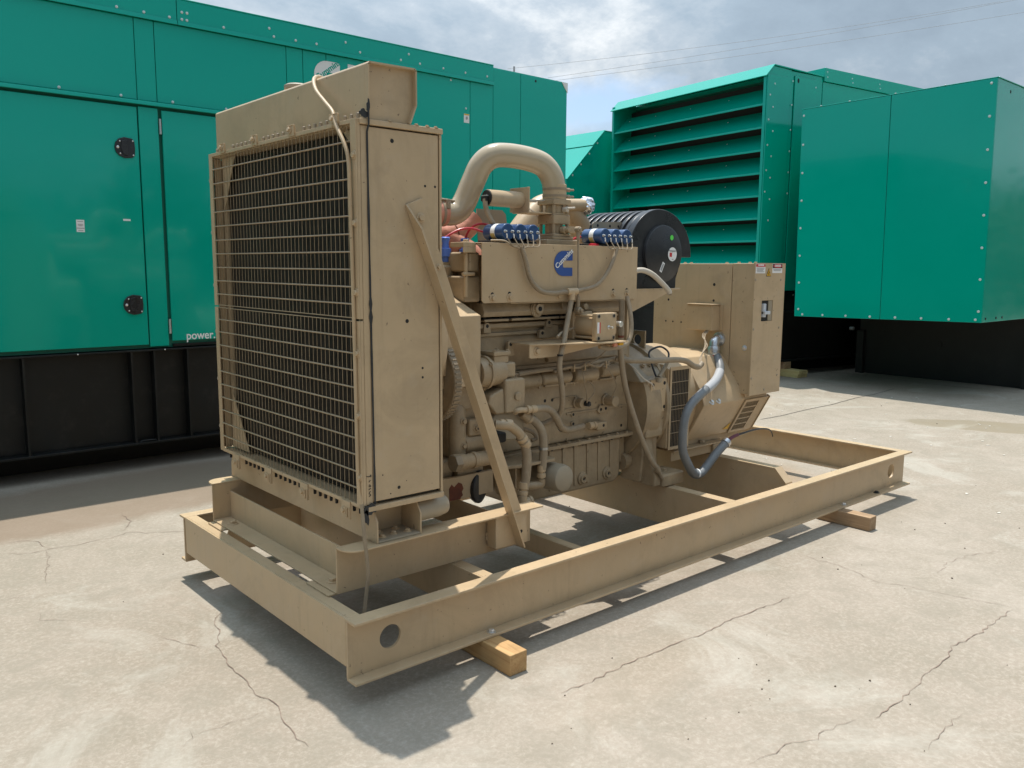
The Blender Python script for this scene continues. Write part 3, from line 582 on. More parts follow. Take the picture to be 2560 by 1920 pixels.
# radiator sub-frame (bent-plate channels with outward lips)
def subch(y, s):
    mb = MB(); mb.box(0.080, 1.09, *sorted((y, y+0.008*-s)), 0.337, 0.519)
    yl = y+s*0.088; pts = [(1.09, y-s*0.008), (0.0805, y-s*0.008), (0.0805, y+s*0.004)]
    for k in range(7):
        a = R(k*15); pts.append((0.0805+0.062*(1-math.cos(a)), y+s*(0.026+0.062*math.sin(a))))
    pts.append((1.09, yl)); mb.prism(pts, 'z', 0.5192, 0.527)
    return P_(mb, 'subframe_channel', bev=0.002)
s_n = subch(0.268, -1); s_f = subch(1.512, 1)
an = MB().box(0.168, 0.176, 0.277, 1.503, 0.337, 0.478).box(0.078, 0.1679, 0.277, 1.503, 0.337, 0.345)
an = P_(an, 'subframe_front_angle', bev=0.003)
for y in (0.385, 1.375): bolt(an, (0.125, y, 0.345), (0,0,1), 0.017)
for y0, y1 in ((0.285, 0.468), (1.34, 1.5)): P_(MB().box(0.05, 0.16, y0, y1, ZT+0.0005, 0.3365), 'shim')
P_(MB().box(0.95, 0.958, 0.277, 1.503, 0.337, 0.478), 'subframe_rear_angle')
eb = P_(MB().box(0.822, 1.003, 0.196, 0.259, 0.372, 0.518), 'brace_foot_box', bev=0.004)
# radiator ----------------------------------------------------------
P_(MB().box(0.24, 0.50, 0.215, 1.57, 0.69, 2.105), 'radiator_core', 'core', bev=0)
fin = MB()
for i in range(112):
    y = 0.262+i*0.01125; fin.box(0.226, 0.2395, y, y+0.0042, 0.70, 2.10)
tag(fin.build('core_tubes', 'core', G, smooth=0), kind='stuff')
sp = P_(MB().box(0.208, 0.522, 0.198, 0.2145, 0.700, 2.104), 'side_panel', bev=0.003)
for (x, z, r) in ((0.311, 2.063, 0.008), (0.459, 1.909, 0.005), (0.506, 1.909, 0.005), (0.37, 1.392, 0.008), (0.441, 1.204, 0.005), (0.441, 1.167, 0.005), (0.324, 0.739, 0.007), (0.25, 0.80, 0.003), (0.285, 0.72, 0.003), (0.36, 0.76, 0.002)):
    hole(sp, (x, 0.198, z), r=r)
P_(MB().box(0.208, 0.522, 1.560, 1.576, 0.700, 2.104), 'side_panel', bev=0.003)
for y0, y1 in ((0.1975, 0.24), (1.548, 1.578)):
    P_(MB().box(0.5275, 0.538, y0, y1, 0.678, 2.108), 'rear_corner_angle', bev=0.002)
P_(MB().box(0.178, 0.2075, 0.200, 0.236, 0.69, 2.108), 'front_corner_angle', bev=0.004); P_(MB().box(0.178, 0.2075, 1.55, 1.5735, 0.69, 2.108), 'front_corner_angle', bev=0.004)
P_(MB().box(0.5225, 0.5270, 0.215, 1.57, 0.69, 2.104), 'rear_plate', 'dark', bev=0)
hd = P_(MB().box(0.172, 0.54, 0.190, 1.60, 2.1095, 2.130), 'top_header', bev=0.003)
ft = P_(MB().box(0.18, 0.54, 0.192, 1.60, 0.664, 0.686), 'bottom_header', bev=0.003)
y = 0.222
while y < 1.57:
    if min(abs(y-c) for c in (0.36, 0.71, 1.06, 1.41)) > 0.03: bolt(hd, (0.183, y, 2.130), (0,0,1), 0.0065, 'greytan', 'stud', _st); bolt(ft, (0.19, y, 0.664), (0,0,-1), 0.0065, 'dark', 'stud_end', _st)
    y += 0.0465
for x in (0.30, 0.42, 0.47, 0.51): bolt(hd, (x, 0.198, 2.130), (0,0,1), 0.007)
for y in (0.36, 0.71, 1.06, 1.41):
    c = P_(MB().box(0.1525, 0.1575, y-0.0425, y+0.012, 2.118, 2.158).box(0.149, 0.1575, y-0.047, y-0.043, 2.128, 2.1575).box(0.150, 0.1575, y-0.045, y+0.016, 2.158, 2.161), 'guard_clip')
    bolt(c, (0.1525, y-0.008, 2.143), (-1,0,0.3), 0.011)
    c = P_(MB().box(0.1525, 0.1575, y-0.0745, y-0.005, 0.622, 0.69).box(0.146, 0.1575, y-0.079, y-0.075, 0.622, 0.668).box(0.146, 0.1522, y-0.060, y-0.056, 0.625, 0.665), 'guard_clip')
    bolt(c, (0.1525, y-0.028, 0.65), (-1,0,0), 0.011)
# top tank: hollow box with set-in end plates
prof = [(0.205, 2.131), (0.205, 2.322), (0.212, 2.330), (0.408, 2.334), (0.416, 2.327), (0.416, 2.200), (0.388, 2.131)]
tk = P_(MB().prism(prof, 'y', 0.208, 1.585), 'top_tank', bev=0.003)
rim = MB()
for a, b2 in zip(prof, prof[1:]):
    d = (Vector(b2)-Vector(a)).normalized(); nn = Vector((d.y, -d.x))*0.006
    rim.prism([a, b2, tuple(Vector(b2)+nn), tuple(Vector(a)+nn)], 'y', 0.185, 0.2078)
P_(rim, 'tank_end_rim', par=tk, bev=0)
P_(MB().lathe((0.30, 0.915, 2.331), (0,0,1), [(0, 0.04), (0.018, 0.04), (0.018, 0.056), (0.034, 0.056), (0.04, 0.045)], 24), 'filler_cap', 'greytan', par=tk)
# bottom tank
bt = MB().prism([(0.20, 0.5275), (0.20, 0.615), (0.236, 0.6635), (1.575, 0.6635), (1.605, 0.60), (1.605, 0.5275)], 'x', 0.222, 0.229)
bt = P_(bt, 'bottom_tank_front', bev=0.002)
P_(MB().box(0.2295, 0.425, 0.335, 1.575, 0.5275, 0.6635), 'bottom_tank', bev=0.002)
P_(MB().prism([(0.20, 0.5275), (0.20, 0.615), (0.236, 0.6635), (0.42, 0.6635), (0.42, 0.5275)], 'x', 0.4255, 0.4325), 'foot_gusset', bev=0.002)
ff = P_(MB().box(0.2295, 0.425, 0.20, 0.3345, 0.5275, 0.536), 'foot_plate', 'greytan')
for x, y in ((0.27, 0.24), (0.33, 0.25), (0.39, 0.24), (0.29, 0.30), (0.37, 0.30)): bolt(ff, (x, y, 0.536), (0,0,1), 0.011)
P_(MB().lathe((0.4335, 0.26, 0.607), (1, 0.05, 0), [(0, 0.047), (0.11, 0.047), (0.16, 0.040)], 24), 'lower_hose', 'greytan')
# guard: frame, wires and bars
gf = MB()
for z0, z1 in ((1.4065, 2.129), (0.679, 1.3985)):
    gf.box(0.158, 0.164, 0.200, 0.240, z0, z1).box(0.158, 0.164, 1.536, 1.573, z0, z1)
    gf.box(0.1642, 0.177, 0.200, 0.206, z0, z1).box(0.1642, 0.177, 1.567, 1.573, z0, z1)
gf.box(0.158, 0.164, 0.2402, 1.5358, 2.114, 2.129).box(0.1642, 0.177, 0.2402, 1.5358, 2.123, 2.129)
gf.box(0.158, 0.164, 0.2402, 1.5358, 0.679, 0.693).box(0.1642, 0.177, 0.2402, 1.5358, 0.679, 0.685)
gd = P_(gf, 'radiator_guard', bev=0.0015)
wm = {}
def rod(parent, a, b2, r, name, n=6):
    a = Vector(a); b2 = Vector(b2); key = (round((b2-a).length, 4), r, name)
    if key not in wm:
        me = MB().cyl((0,0,0), (0,0,(b2-a).length), r, n=n).mesh(name, 60); me.materials.append(M['cast']); wm[key] = me
    o = bpy.data.objects.new(name, wm[key]); C.objects.link(o); o.location = a; o.rotation_mode = 'QUATERNION'; o.rotation_quaternion = (b2-a).to_track_quat('Z', 'Y'); attach(o, parent); return o
for i in range(38):
    y = 0.2735+i*0.0335; j1 = random.uniform(-0.0012, 0.0012)
    rod(gd, (0.165, y+j1, 1.411), (0.165, y-j1, 2.118), 0.0015, 'guard_wire'); rod(gd, (0.165, y-j1, 0.687), (0.165, y+j1, 1.394), 0.0015, 'guard_wire')
for z in (2.052, 1.985, 1.918, 1.852, 1.785, 1.719, 1.654, 1.589, 1.525, 1.461, 1.337, 1.276, 1.211, 1.146, 1.081, 1.016, 0.951, 0.886, 0.821, 0.756):
    rod(gd, (0.1605, 0.238, z), (0.1605, 1.538, z+0.001), 0.0036, 'guard_bar')
rod(gd, (0.165, 0.24, 1.409), (0.165, 1.536, 1.409), 0.0022, 'guard_edge_wire'); rod(gd, (0.165, 0.24, 1.396), (0.165, 1.536, 1.396), 0.0022, 'guard_edge_wire')
for z in (2.0, 1.758, 1.505, 1.278, 1.042, 0.803):
    bolt(gd, (0.1575, 0.212, z), (-1,0,0), 0.0105)
for z in (2.005, 1.758, 1.505, 1.278, 1.042, 0.803): bolt(gd, (0.170, 1.573, z), (0,1,0), 0.0095, 'zinc')
for i, t3 in enumerate(([(1.51, 2.105), (1.37, 2.108), (1.505, 1.86)], [(1.52, 0.70), (1.50, 0.98), (1.32, 0.70)], [(0.36, 2.10), (0.245, 2.108), (0.25, 2.0)], [(0.315, 0.70), (0.245, 0.82), (0.245, 0.70)])):
    P_(MB().prism(t3, 'x', 0.200, 0.204), 'corner_gusset', bev=0)
P_(MB().box(0.212, 0.2245, 1.505, 1.545, 0.70, 2.105), 'core_side_strip', 'cast', bev=0)
# sealant line, smears and the overflow line
vs = []; fs = []; n = 60
for i in range(n+1):
    z = 0.690+(2.185-0.690)*i/n; xo = 0.213+(0.203-0.213)*i/n; wd = 0.0042+0.0028*mnoise.noise((z*7, 0, 3))+(0.004 if 28 < i < 33 and i % 2 else 0)
    yy = 0.1965 if z < 2.105 else 0.183
    vs += [(xo-wd, yy, z), (xo+wd, yy, z), (xo, yy-0.0035, z)]
for i in range(n): fs += [(3*i, 3*i+3, 3*i+5, 3*i+2), (3*i+2, 3*i+5, 3*i+4, 3*i+1)]
P_(MB().add(vs, fs), 'sealant_line', 'seal', bev=0)
def smear(cx, y, cz, w_, h, nm='sealant_smear', seed=1):
    rnd = random.Random(seed); pts = []
    for k in range(18):
        a = 2*math.pi*k/18; q = rnd.uniform(0.6, 1.15); pts.append((cx+w_*q*math.cos(a), cz+h*q*math.sin(a)))
    P_(MB().prism(pts, 'y', y-0.004, y), nm, 'seal', bev=0.001)
smear(0.185, 0.190, 2.147, 0.020, 0.016, seed=2); smear(0.202, 0.184, 2.168, 0.007, 0.030, seed=5); smear(0.19, 0.1965, 0.676, 0.030, 0.026, seed=3); smear(0.172, 0.1965, 0.650, 0.013, 0.04, seed=4)
sc = MB()
for P in (((0.188, 0.725), (0.196, 0.730), (0.188, 0.738), (0.195, 0.745)), ((0.187, 0.752), (0.196, 0.757)), ((0.187, 0.766), (0.196, 0.764), (0.190, 0.772)), ((0.188, 0.782), (0.195, 0.789)), ((0.178, 0.806), (0.190, 0.803), (0.198, 0.809), (0.196, 0.800))):
    sc.tube([(a, 0.1985, b2) for a, b2 in P], 0.0013, n=5, k=3)
P_(sc, 'marker_scrawl', 'dark', bev=0)
P_(MB().tube([(0.275, 0.625, 2.346), (0.225, 0.598, 2.343), (0.192, 0.566, 2.318), (0.172, 0.51, 2.27), (0.165, 0.43, 2.215), (0.160, 0.365, 2.17), (0.150, 0.325, 2.118), (0.147, 0.262, 2.045), (0.147, 0.236, 1.99), (0.147, 0.229, 1.90), (0.150, 0.226, 1.6), (0.152, 0.222, 1.2), (0.152, 0.217, 0.80), (0.158, 0.205, 0.70)], 0.0075, n=10), 'overflow_tube', 'tan', bev=0)
P_(MB().tube([(0.158, 0.205, 0.70), (0.155, 0.187, 0.60), (0.158, 0.181, 0.53), (0.166, 0.180, 0.43), (0.160, 0.186, 0.345), (0.152, 0.19, 0.27), (0.15, 0.195, 0.20)], 0.0075, n=8), 'drain_tube', 'hose', bev=0)
# long brace angle
bl = [(0.364, 1.833), (0.440, 1.863), (0.563, 1.549), (1.0, 0.434), (1.0, 0.375), (0.942, 0.368), (0.482, 1.549)]
br = P_(MB().prism(bl, 'y', 0.1885, 0.1965), 'radiator_brace', bev=0.0015)
leg = MB(); q = [(0.364, 0.1885, 1.833), (0.482, 0.1885, 1.549), (0.942, 0.1885, 0.368), (0.942, 0.143, 0.368), (0.482, 0.143, 1.549), (0.402, 0.143, 1.742)]
leg.add(q+[(a+0.0075, b2, c+0.003) for a, b2, c in q], [(0,1,4,5), (1,2,3,4), (6,11,10,7), (7,10,9,8), (0,6,7,1), (1,7,8,2), (2,8,9,3), (3,9,10,4), (4,10,11,5), (5,11,6,0)])
P_(leg, 'brace_leg', par=br, bev=0.001)
bolt(br, (0.430, 0.1885, 1.787), (0,-1,0), 0.013); bolt(br, (0.515, 0.1885, 1.60), (0,-1,0), 0.009); hole(br, (0.963, 0.1885, 0.43), r=0.008)
# fan shroud behind the radiator
P_(MB().prism([(0.36, 0.72), (1.42, 0.72), (1.42, 2.02), (0.36, 2.02)], 'x', 0.5385, 0.64).lathe((0.6405, 0.89, 1.30), (1,0,0), [(0, 0.50), (0.10, 0.46), (0.10, 0.45), (0, 0.45)], 40), 'fan_shroud')

# ------------------------------------------------------------------ engine
YC = 0.885
blk = P_(MB().box(1.06, 2.235, 0.68, 1.09, 0.655, 1.335), 'engine_block', 'cast', bev=0.012)
P_(MB().box(1.08, 2.19, 0.70, 1.16, 1.336, 1.66), 'cylinder_heads', 'cast', bev=0.015)
P_(MB().prism([(0.625, 1.43), (0.605, 1.385), (0.615, 1.362), (0.72, 1.355), (0.72, 1.43)], 'x', 1.085, 2.065), 'intake_manifold', 'cast', bev=0.004)
P_(MB().box(1.10, 2.06, 0.628, 0.72, 1.345, 1.3535), 'manifold_gasket', 'dark', bev=0)
for x0, x1 in ((1.10, 1.255), (1.275, 1.60), (1.615, 2.06)): P_(MB().box(x0, x1, 0.620, 0.70, 1.338, 1.350), 'cover_strip', 'cast', bev=0.003)
P_(MB().lathe((1.428, 0.612, 1.392), (0,-1,0.1), [(0, 0.042), (0.010, 0.042), (0.013, 0.028), (0.03, 0.026), (0.032, 0.012), (0.02, 0.012)], 24), 'core_plug', 'cast')
hole(blk, (1.43, 0.580, 1.395), r=0.011)
P_(MB().prism([(1.40, 1.36), (1.39, 1.40), (1.40, 1.42), (1.47, 1.42), (1.465, 1.39), (1.45, 1.36)], 'y', 0.594, 0.612), 'plug_boss', 'cast', bev=0.004)
P_(MB().box(1.60, 1.61, 0.60, 0.64, 1.39, 1.42).cyl((1.73, 0.60, 1.40), (1.73, 0.55, 1.40), 0.016).cyl((1.69, 0.60, 1.40), (1.71, 0.585, 1.40), 0.02).cyl((1.72, 0.60, 1.39), (1.72, 0.60, 1.365), 0.012), 'drain_cock', 'cast')
# side ledges of the block
P_(MB().prism([(0.679, 1.330), (0.650, 1.326), (0.648, 1.308), (0.655, 1.300), (0.679, 1.298)], 'x', 1.09, 1.76), 'side_cover', 'cast', bev=0.003)
P_(MB().box(1.09, 1.76, 0.664, 0.679, 1.262, 1.2795), 'side_rib', 'cast', bev=0.004)
P_(MB().box(1.10, 2.20, 0.672, 0.6795, 1.08, 1.10), 'side_rib', 'cast', bev=0.004)
P_(MB().prism([(0.679, 1.185), (0.665, 1.16), (0.655, 1.11), (0.679, 1.105)], 'x', 1.56, 2.19), 'bulge_panel', 'cast', bev=0.004)
for (x, z, h) in ((1.133, 1.312, 0.03), (1.285, 1.215, 0.055), (1.549, 1.315, 0.022), (1.501, 1.262, 0.022)):
    lg = P_(MB().prism([(x-0.022, z-h), (x-0.018, z+0.012), (x-0.008, z+0.022), (x+0.008, z+0.022), (x+0.018, z+0.012), (x+0.026, z-h)], 'y', 0.640, 0.662), 'lug', 'cast', bev=0.003); hole(lg, (x, 0.640, z+0.004), r=0.009)
P_(MB().prism([(1.505, 1.235), (1.53, 1.31), (1.62, 1.30), (1.62, 1.245)], 'y', 0.645, 0.660), 'bracket_tab', 'cast', bev=0.003)
for (x, z) in ((1.09, 1.225), (1.095, 1.29), (2.172, 0.809), (2.174, 0.695), (1.77, 0.804), (1.771, 0.752), (1.562, 0.900), (1.615, 0.899)): hole(blk, (x, 0.68, z), r=0.009)
for (x, z) in ((2.19, 0.96), (2.19, 0.88)): P_(MB().box(x-0.01, x+0.01, 0.676, 0.6799, z-0.012, z+0.012), 'casting_mark', 'cast', bev=0.002)
for (x, z, r, l) in ((1.80, 0.868, 0.027, 0.05), (2.035, 0.858, 0.030, 0.075)):
    pc = P_(MB().lathe((x, 0.68, z), (0,-1,0), [(0, r*1.25), (0.012, r*1.25), (0.014, r), (l, r), (l+0.003, r*0.9)], 24), 'sensor', 'cast')
P_(MB().lathe((1.815, 0.628, 0.868), (0.3,-1,-0.1), [(0, 0.016), (0.03, 0.014)], 12).box(1.805, 1.835, 0.60, 0.625, 0.855, 0.868), 'sensor_plug', 'rubber')
for (x, z, r) in ((1.77, 0.804, 0.015), (1.771, 0.752, 0.015)): P_(MB().lathe((x, 0.68, z), (0,-1,0), [(0, r), (0.008, r)], 16), 'boss', 'cast'); hole(blk, (x, 0.672, z), r=0.008)
bf = P_(MB().prism([(1.955, 0.805), (1.975, 0.785), (2.025, 0.79), (2.05, 0.81), (2.04, 0.832), (1.975, 0.835)], 'y', 0.664, 0.6795), 'blanking_plate', 'cast', bev=0.004)
hole(bf, (1.982, 0.664, 0.811), r=0.009); hole(bf, (2.022, 0.664, 0.813), r=0.009)
P_(MB().box(1.72, 2.22, 0.673, 0.6799, 0.805, 0.817), 'side_rib', 'cast', bev=0.003)
P_(MB().box(1.62, 1.80, 0.674, 0.6799, 0.900, 0.908).box(1.62, 1.78, 0.674, 0.6799, 0.835, 0.842), 'side_rib', 'cast', bev=0.002)
# cam-follower barrels
for (a, b2, z, r) in ((1.335, 1.478, 1.024, 0.036), (1.482, 1.70, 1.026, 0.033), (1.722, 1.905, 1.024, 0.036), (1.935, 2.095, 1.034, 0.035)):
    P_(MB().lathe((a, 0.635, z), (1,0,0), [(0, r*0.75), (0.008, r), (b2-a-0.012, r), (b2-a, r*0.7)], 24), 'follower_cover', 'cast')
for (a, b2) in ((1.32, 1.70), (1.715, 2.10)):
    fp = P_(MB().box(a, b2, 0.640, 0.679, 0.980, 1.075), 'follower_base', 'cast', bev=0.006)
    for x in (a+0.16, a+0.02, b2-0.03):
        bolt(fp, (x, 0.640, 0.986), (0,-1,0), 0.010, 'cast'); bolt(fp, (x-0.01, 0.640, 1.066), (0,-1,0), 0.010, 'cast')
for x in (1.51, 1.66, 1.93): P_(MB().box(x, x+0.10, 0.625, 0.6399, 0.984, 0.994), 'retainer', 'cast', bev=0.003)
# wiring harness along the block
P_(MB().tube([(1.30, 0.60, 1.072), (1.43, 0.59, 1.081), (1.56, 0.585, 1.084), (1.71, 0.585, 1.088), (1.90, 0.585, 1.098), (2.06, 0.59, 1.106), (2.12, 0.62, 1.10)], 0.013, n=8), 'harness', 'hose', bev=0)
P_(MB().tube([(1.52, 0.57, 1.070), (1.62, 0.565, 1.087), (1.70, 0.565, 1.080), (1.76, 0.575, 1.096), (1.80, 0.565, 1.085)], 0.008, n=7).tube([(1.80, 0.57, 1.082), (1.85, 0.56, 1.074), (1.88, 0.565, 1.086), (1.91, 0.555, 1.080), (1.92, 0.56, 1.10)], 0.006, n=7), 'harness_branch', 'hose', bev=0)
for x in (1.545, 1.655, 1.735, 1.90): P_(MB().tube([(x, 0.556, 1.10), (x-0.006, 0.55, 1.09), (x, 0.556, 1.066), (x+0.008, 0.575, 1.06)], 0.004, n=6), 'cable_tie', 'tan', bev=0)
def thin(P, m='hose', r=0.0032, name='thin_wire'): return P_(MB().tube(P, r, n=6), name, m, bev=0)
thin([(1.745, 0.58, 1.08), (1.80, 0.52, 1.13), (1.83, 0.50, 1.165), (1.845, 0.49, 1.19)]); thin([(1.73, 0.575, 1.07), (1.735, 0.56, 1.0), (1.765, 0.57, 0.93), (1.80, 0.60, 0.875)])
thin([(1.80, 0.60, 0.88), (1.845, 0.59, 0.93), (1.84, 0.60, 0.97), (1.81, 0.62, 0.995)]); thin([(1.90, 0.56, 1.075), (1.95, 0.55, 1.01), (1.99, 0.56, 0.96), (1.985, 0.57, 0.92), (1.99, 0.598, 0.878)])
thin([(1.51, 0.54, 1.06), (1.545, 0.53, 0.99), (1.55, 0.53, 0.93)]); thin([(2.10, 0.61, 1.09), (2.10, 0.53, 1.05), (2.15, 0.50, 0.99), (2.21, 0.49, 0.955), (2.24, 0.50, 0.925)], 'ltwire', 0.004)
thin([(1.06, 0.60, 1.075), (1.2, 0.60, 1.078), (1.31, 0.60, 1.07)], 'hose', 0.008, 'fuel_line')
# coil plate and top shelf
pl = MB().prism([(1.042, 1.432), (1.031, 1.445), (1.031, 1.716), (2.133, 1.716), (2.133, 1.442), (2.123, 1.432)], 'y', 0.556, 0.562)
pl = P_(pl, 'coil_plate', bev=0.0015)
P_(MB().box(1.218, 2.12, 0.5625, 0.60, 1.426, 1.4315), 'plate_lip', par=pl)
P_(MB().box(1.031, 2.133, 0.5625, 0.79, 1.711, 1.716), 'top_shelf', par=pl)
for (x, z) in ((1.098, 1.455), (1.205, 1.457), (1.533, 1.457), (1.944, 1.463), (2.054, 1.465)):
    bolt(pl, (x, 0.556, z), (0,-1,0), 0.0135); hole(pl, (x-0.004, 0.5562, z+0.019), r=0.0095)
clogo(1.495, 1.559, 0.129, 0.126, 0.5545, pl, 'logoblue', 'white', 0.0365)
# ignition coils
for grp in ((1.200, 1.283, 1.366), (1.885, 1.970, 2.055)):
    for i, x in enumerate(grp):
        z = 1.770
        cb = P_(MB().lathe((x, 0.566, z), (0,1,0), [(0, 0.036), (0.003, 0.040), (0.055, 0.040), (0.057, 0.0385), (0.092, 0.0385), (0.094, 0.040), (0.145, 0.040), (0.152, 0.030), (0.165, 0.012), (0.185, 0.010)], 28), 'ignition_coil', 'blue')
        P_(MB().lathe((x, 0.624, z), (0,1,0), [(0, 0.0402), (0.033, 0.0402)], 28), 'coil_band', 'white' if i == 0 else 'blue', par=cb)
        if i == 0: P_(MB().add([(x+0.0408*math.cos(a), yy, z+0.0408*math.sin(a)) for a in [R(190+k*8) for k in range(9)] for yy in (0.6255, 0.6555)], [(2*k, 2*k+1, 2*k+3, 2*k+2) for k in range(8)]), 'coil_label', 'brass', par=cb)
        P_(MB().tube([(x-0.041*math.cos(R(k*12))*1.0, 0.585, z) for k in (0, 1)], 0.001, n=4), 'seam', 'ltblue', par=cb) if False else None
        for k in (-1, 1):
            tx = x+k*0.022; tz = z+0.002
            P_(MB().lathe((tx, 0.567, tz), (0,-1,0), [(0, 0.008), (0.004, 0.008), (0.005, 0.005), (0.016, 0.005)], 10), 'terminal', 'zinc', par=cb)
            P_(MB().tube([(tx, 0.553, tz-0.012), (tx, 0.550, tz-0.018), (tx+0.002, 0.551, tz-0.032)], 0.0036, n=6), 'white_boot', 'white', par=cb)
    P_(MB().box(grp[0]-0.08, grp[2]+0.05, 0.60, 0.70, 1.7165, 1.729), 'coil_bracket', 'rubber', par=pl)
def fan(srcs, end):
    for i, (x, z) in enumerate(srcs): thin([(x, 0.548, z), (x+(end[0]-x)*0.25, 0.53-0.004*(i % 3), z-0.035), (x+(end[0]-x)*0.7, 0.528+0.005*(i % 2), (z+end[2])*0.5-0.015), end], 'hose', 0.003)
fan([(1.18, 1.738), (1.224, 1.738), (1.263, 1.738), (1.307, 1.738), (1.346, 1.738), (1.390, 1.738)], (1.263, 0.535, 1.69))
fan([(1.865, 1.738), (1.909, 1.738), (1.95, 1.738), (1.994, 1.738), (2.035, 1.738), (2.077, 1.738)], (1.935, 0.535, 1.70))
P_(MB().tube([(1.12, 0.60, 1.728), (1.16, 0.545, 1.725), (1.21, 0.54, 1.70), (1.262, 0.535, 1.69)], 0.0045, n=6), 'thin_wire', 'hose', bev=0)
P_(MB().tube([(1.258, 0.535, 1.70), (1.266, 0.532, 1.675), (1.285, 0.53, 1.621), (1.307, 0.53, 1.556), (1.344, 0.53, 1.511), (1.395, 0.53, 1.482), (1.47, 0.53, 1.474), (1.545, 0.53, 1.479), (1.575, 0.53, 1.480)], 0.0125, n=12, rib=0.0016, ribl=0.0045), 'corrugated_conduit', 'hose', bev=0)
P_(MB().tube([(1.938, 0.535, 1.705), (1.93, 0.532, 1.685), (1.905, 0.53, 1.64), (1.865, 0.53, 1.579), (1.82, 0.53, 1.535), (1.77, 0.53, 1.506), (1.70, 0.53, 1.492), (1.625, 0.53, 1.482)], 0.0115, n=12, rib=0.0014, ribl=0.0045), 'corrugated_conduit', 'hose', bev=0)
P_(MB().tube([(1.565, 0.53, 1.480), (1.635, 0.53, 1.482)], 0.018, n=12).tube([(1.60, 0.53, 1.485), (1.597, 0.53, 1.437)], 0.018, n=12), 'conduit_tee', 'tan', bev=0)
P_(MB().tube([(1.597, 0.53, 1.44), (1.585, 0.525, 1.41), (1.566, 0.515, 1.37), (1.53, 0.495, 1.30), (1.49, 0.47, 1.235), (1.462, 0.46, 1.18), (1.452, 0.46, 1.11), (1.468, 0.46, 1.02), (1.485, 0.47, 0.95), (1.500, 0.49, 0.89), (1.495, 0.52, 0.845), (1.455, 0.55, 0.815), (1.40, 0.58, 0.80)], 0.0145, n=12, rib=0.0013, ribl=0.006), 'corrugated_conduit', 'hose', bev=0)
P_(MB().lathe((1.455, 0.46, 1.165), (0,0,1), [(0, 0.0158), (0.008, 0.0158)], 12), 'cable_tie', 'dark', bev=0)
# linkage rod
P_(MB().cyl((1.653, 0.535, 1.40), (1.643, 0.535, 1.78), 0.0050, n=10).cyl((1.653, 0.535, 1.385), (1.652, 0.535, 1.455), 0.0095, n=10).cyl((1.644, 0.535, 1.74), (1.643, 0.535, 1.80), 0.0095, n=10).lathe((1.643, 0.55, 1.795), (0,-1,0), [(0, 0.015), (0.028, 0.015), (0.03, 0.009), (0.036, 0.008)], 14).lathe((1.653, 0.55, 1.383), (0,-1,0), [(0, 0.018), (0.03, 0.018), (0.034, 0.010), (0.046, 0.010)], 14), 'linkage_rod', 'hose')
# actuator on its shelf
sh = P_(MB().prism([(1.285, 0.50), (1.70, 0.345), (1.83, 0.345), (1.83, 0.66), (1.285, 0.66)], 'z', 1.222, 1.229).prism([(1.285, 1.163), (1.285, 1.2218), (1.83, 1.2218), (1.83, 1.20), (1.445, 1.158), (1.30, 1.158)], 'y', 0.50, 0.506), 'actuator_shelf', bev=0.001)
bolt(sh, (1.335, 0.50, 1.193), (0,-1,0), 0.015)
ac = P_(MB().box(1.645, 1.790, 0.395, 0.430, 1.230, 1.375), 'actuator', 'tan', bev=0.008)
P_(MB().box(1.645, 1.79, 0.56, 0.60, 1.230, 1.375), 'actuator_back', 'tan', par=ac, bev=0.008)
P_(MB().lathe((1.7175, 0.43, 1.302), (0,1,0), [(0, 0.066), (0.13, 0.066)], 36), 'actuator_body', 'tan', par=ac)
for dx_ in (-0.056, 0.056):
    for dz in (-0.056, 0.056):
        bolt(ac, (1.7175+dx_, 0.3945, 1.302+dz), (0,-1,0), 0.0125, 'greytan', 'socket', _hl); bolt(ac, (1.7175+dx_, 0.3937, 1.302+dz), (0,-1,0), 0.008, 'dark', 'hole', _hl)
        P_(MB().cyl((1.7175+dx_, 0.43, 1.302+dz), (1.7175+dx_, 0.56, 1.302+dz), 0.007, n=8), 'tie_bolt', 'tan', par=ac)
P_(MB().lathe((1.735, 0.395, 1.30), (0,-1,0), [(0, 0.011), (0.004, 0.011), (0.005, 0.006), (0.03, 0.006)], 12), 'shaft', 'zinc', par=ac)
P_(MB().box(1.650, 1.666, 0.3938, 0.3948, 1.272, 1.328), 'white_label', 'white', par=ac); P_(MB().box(1.6665, 1.674, 0.3938, 0.3948, 1.272, 1.328), 'red_label', 'redp', par=ac)
P_(MB().box(1.80, 1.835, 0.44, 0.49, 1.275, 1.37).box(1.835, 1.845, 0.44, 0.62, 1.26, 1.37), 'actuator_bracket')
P_(MB().cyl((1.86, 0.45, 1.31), (1.86, 0.42, 1.31), 0.016, n=12), 'shaft_end', 'zinc')
P_(MB().box(1.795, 1.825, 0.37, 0.39, 1.205, 1.220), 'yellow_connector', 'yel'); P_(MB().box(1.76, 1.785, 0.375, 0.39, 1.200, 1.218), 'pink_connector', 'orange')
P_(MB().tube([(1.70, 0.42, 1.20), (1.76, 0.41, 1.19), (1.80, 0.41, 1.193), (1.85, 0.42, 1.19), (1.91, 0.43, 1.20), (1.955, 0.44, 1.235), (1.975, 0.45, 1.29), (1.985, 0.47, 1.37), (1.99, 0.50, 1.45)], 0.0125, n=10), 'actuator_cable', 'hose', bev=0)
P_(MB().lathe((1.695, 0.42, 1.200), (1,0,-0.05), [(0, 0.011), (0.05, 0.013), (0.052, 0.018), (0.10, 0.018), (0.102, 0.010)], 14), 'plug', 'tan')
thin([(1.445, 0.47, 1.26), (1.50, 0.50, 1.275), (1.56, 0.52, 1.285), (1.64, 0.55, 1.29)], 'hose', 0.007, 'fuel_line')
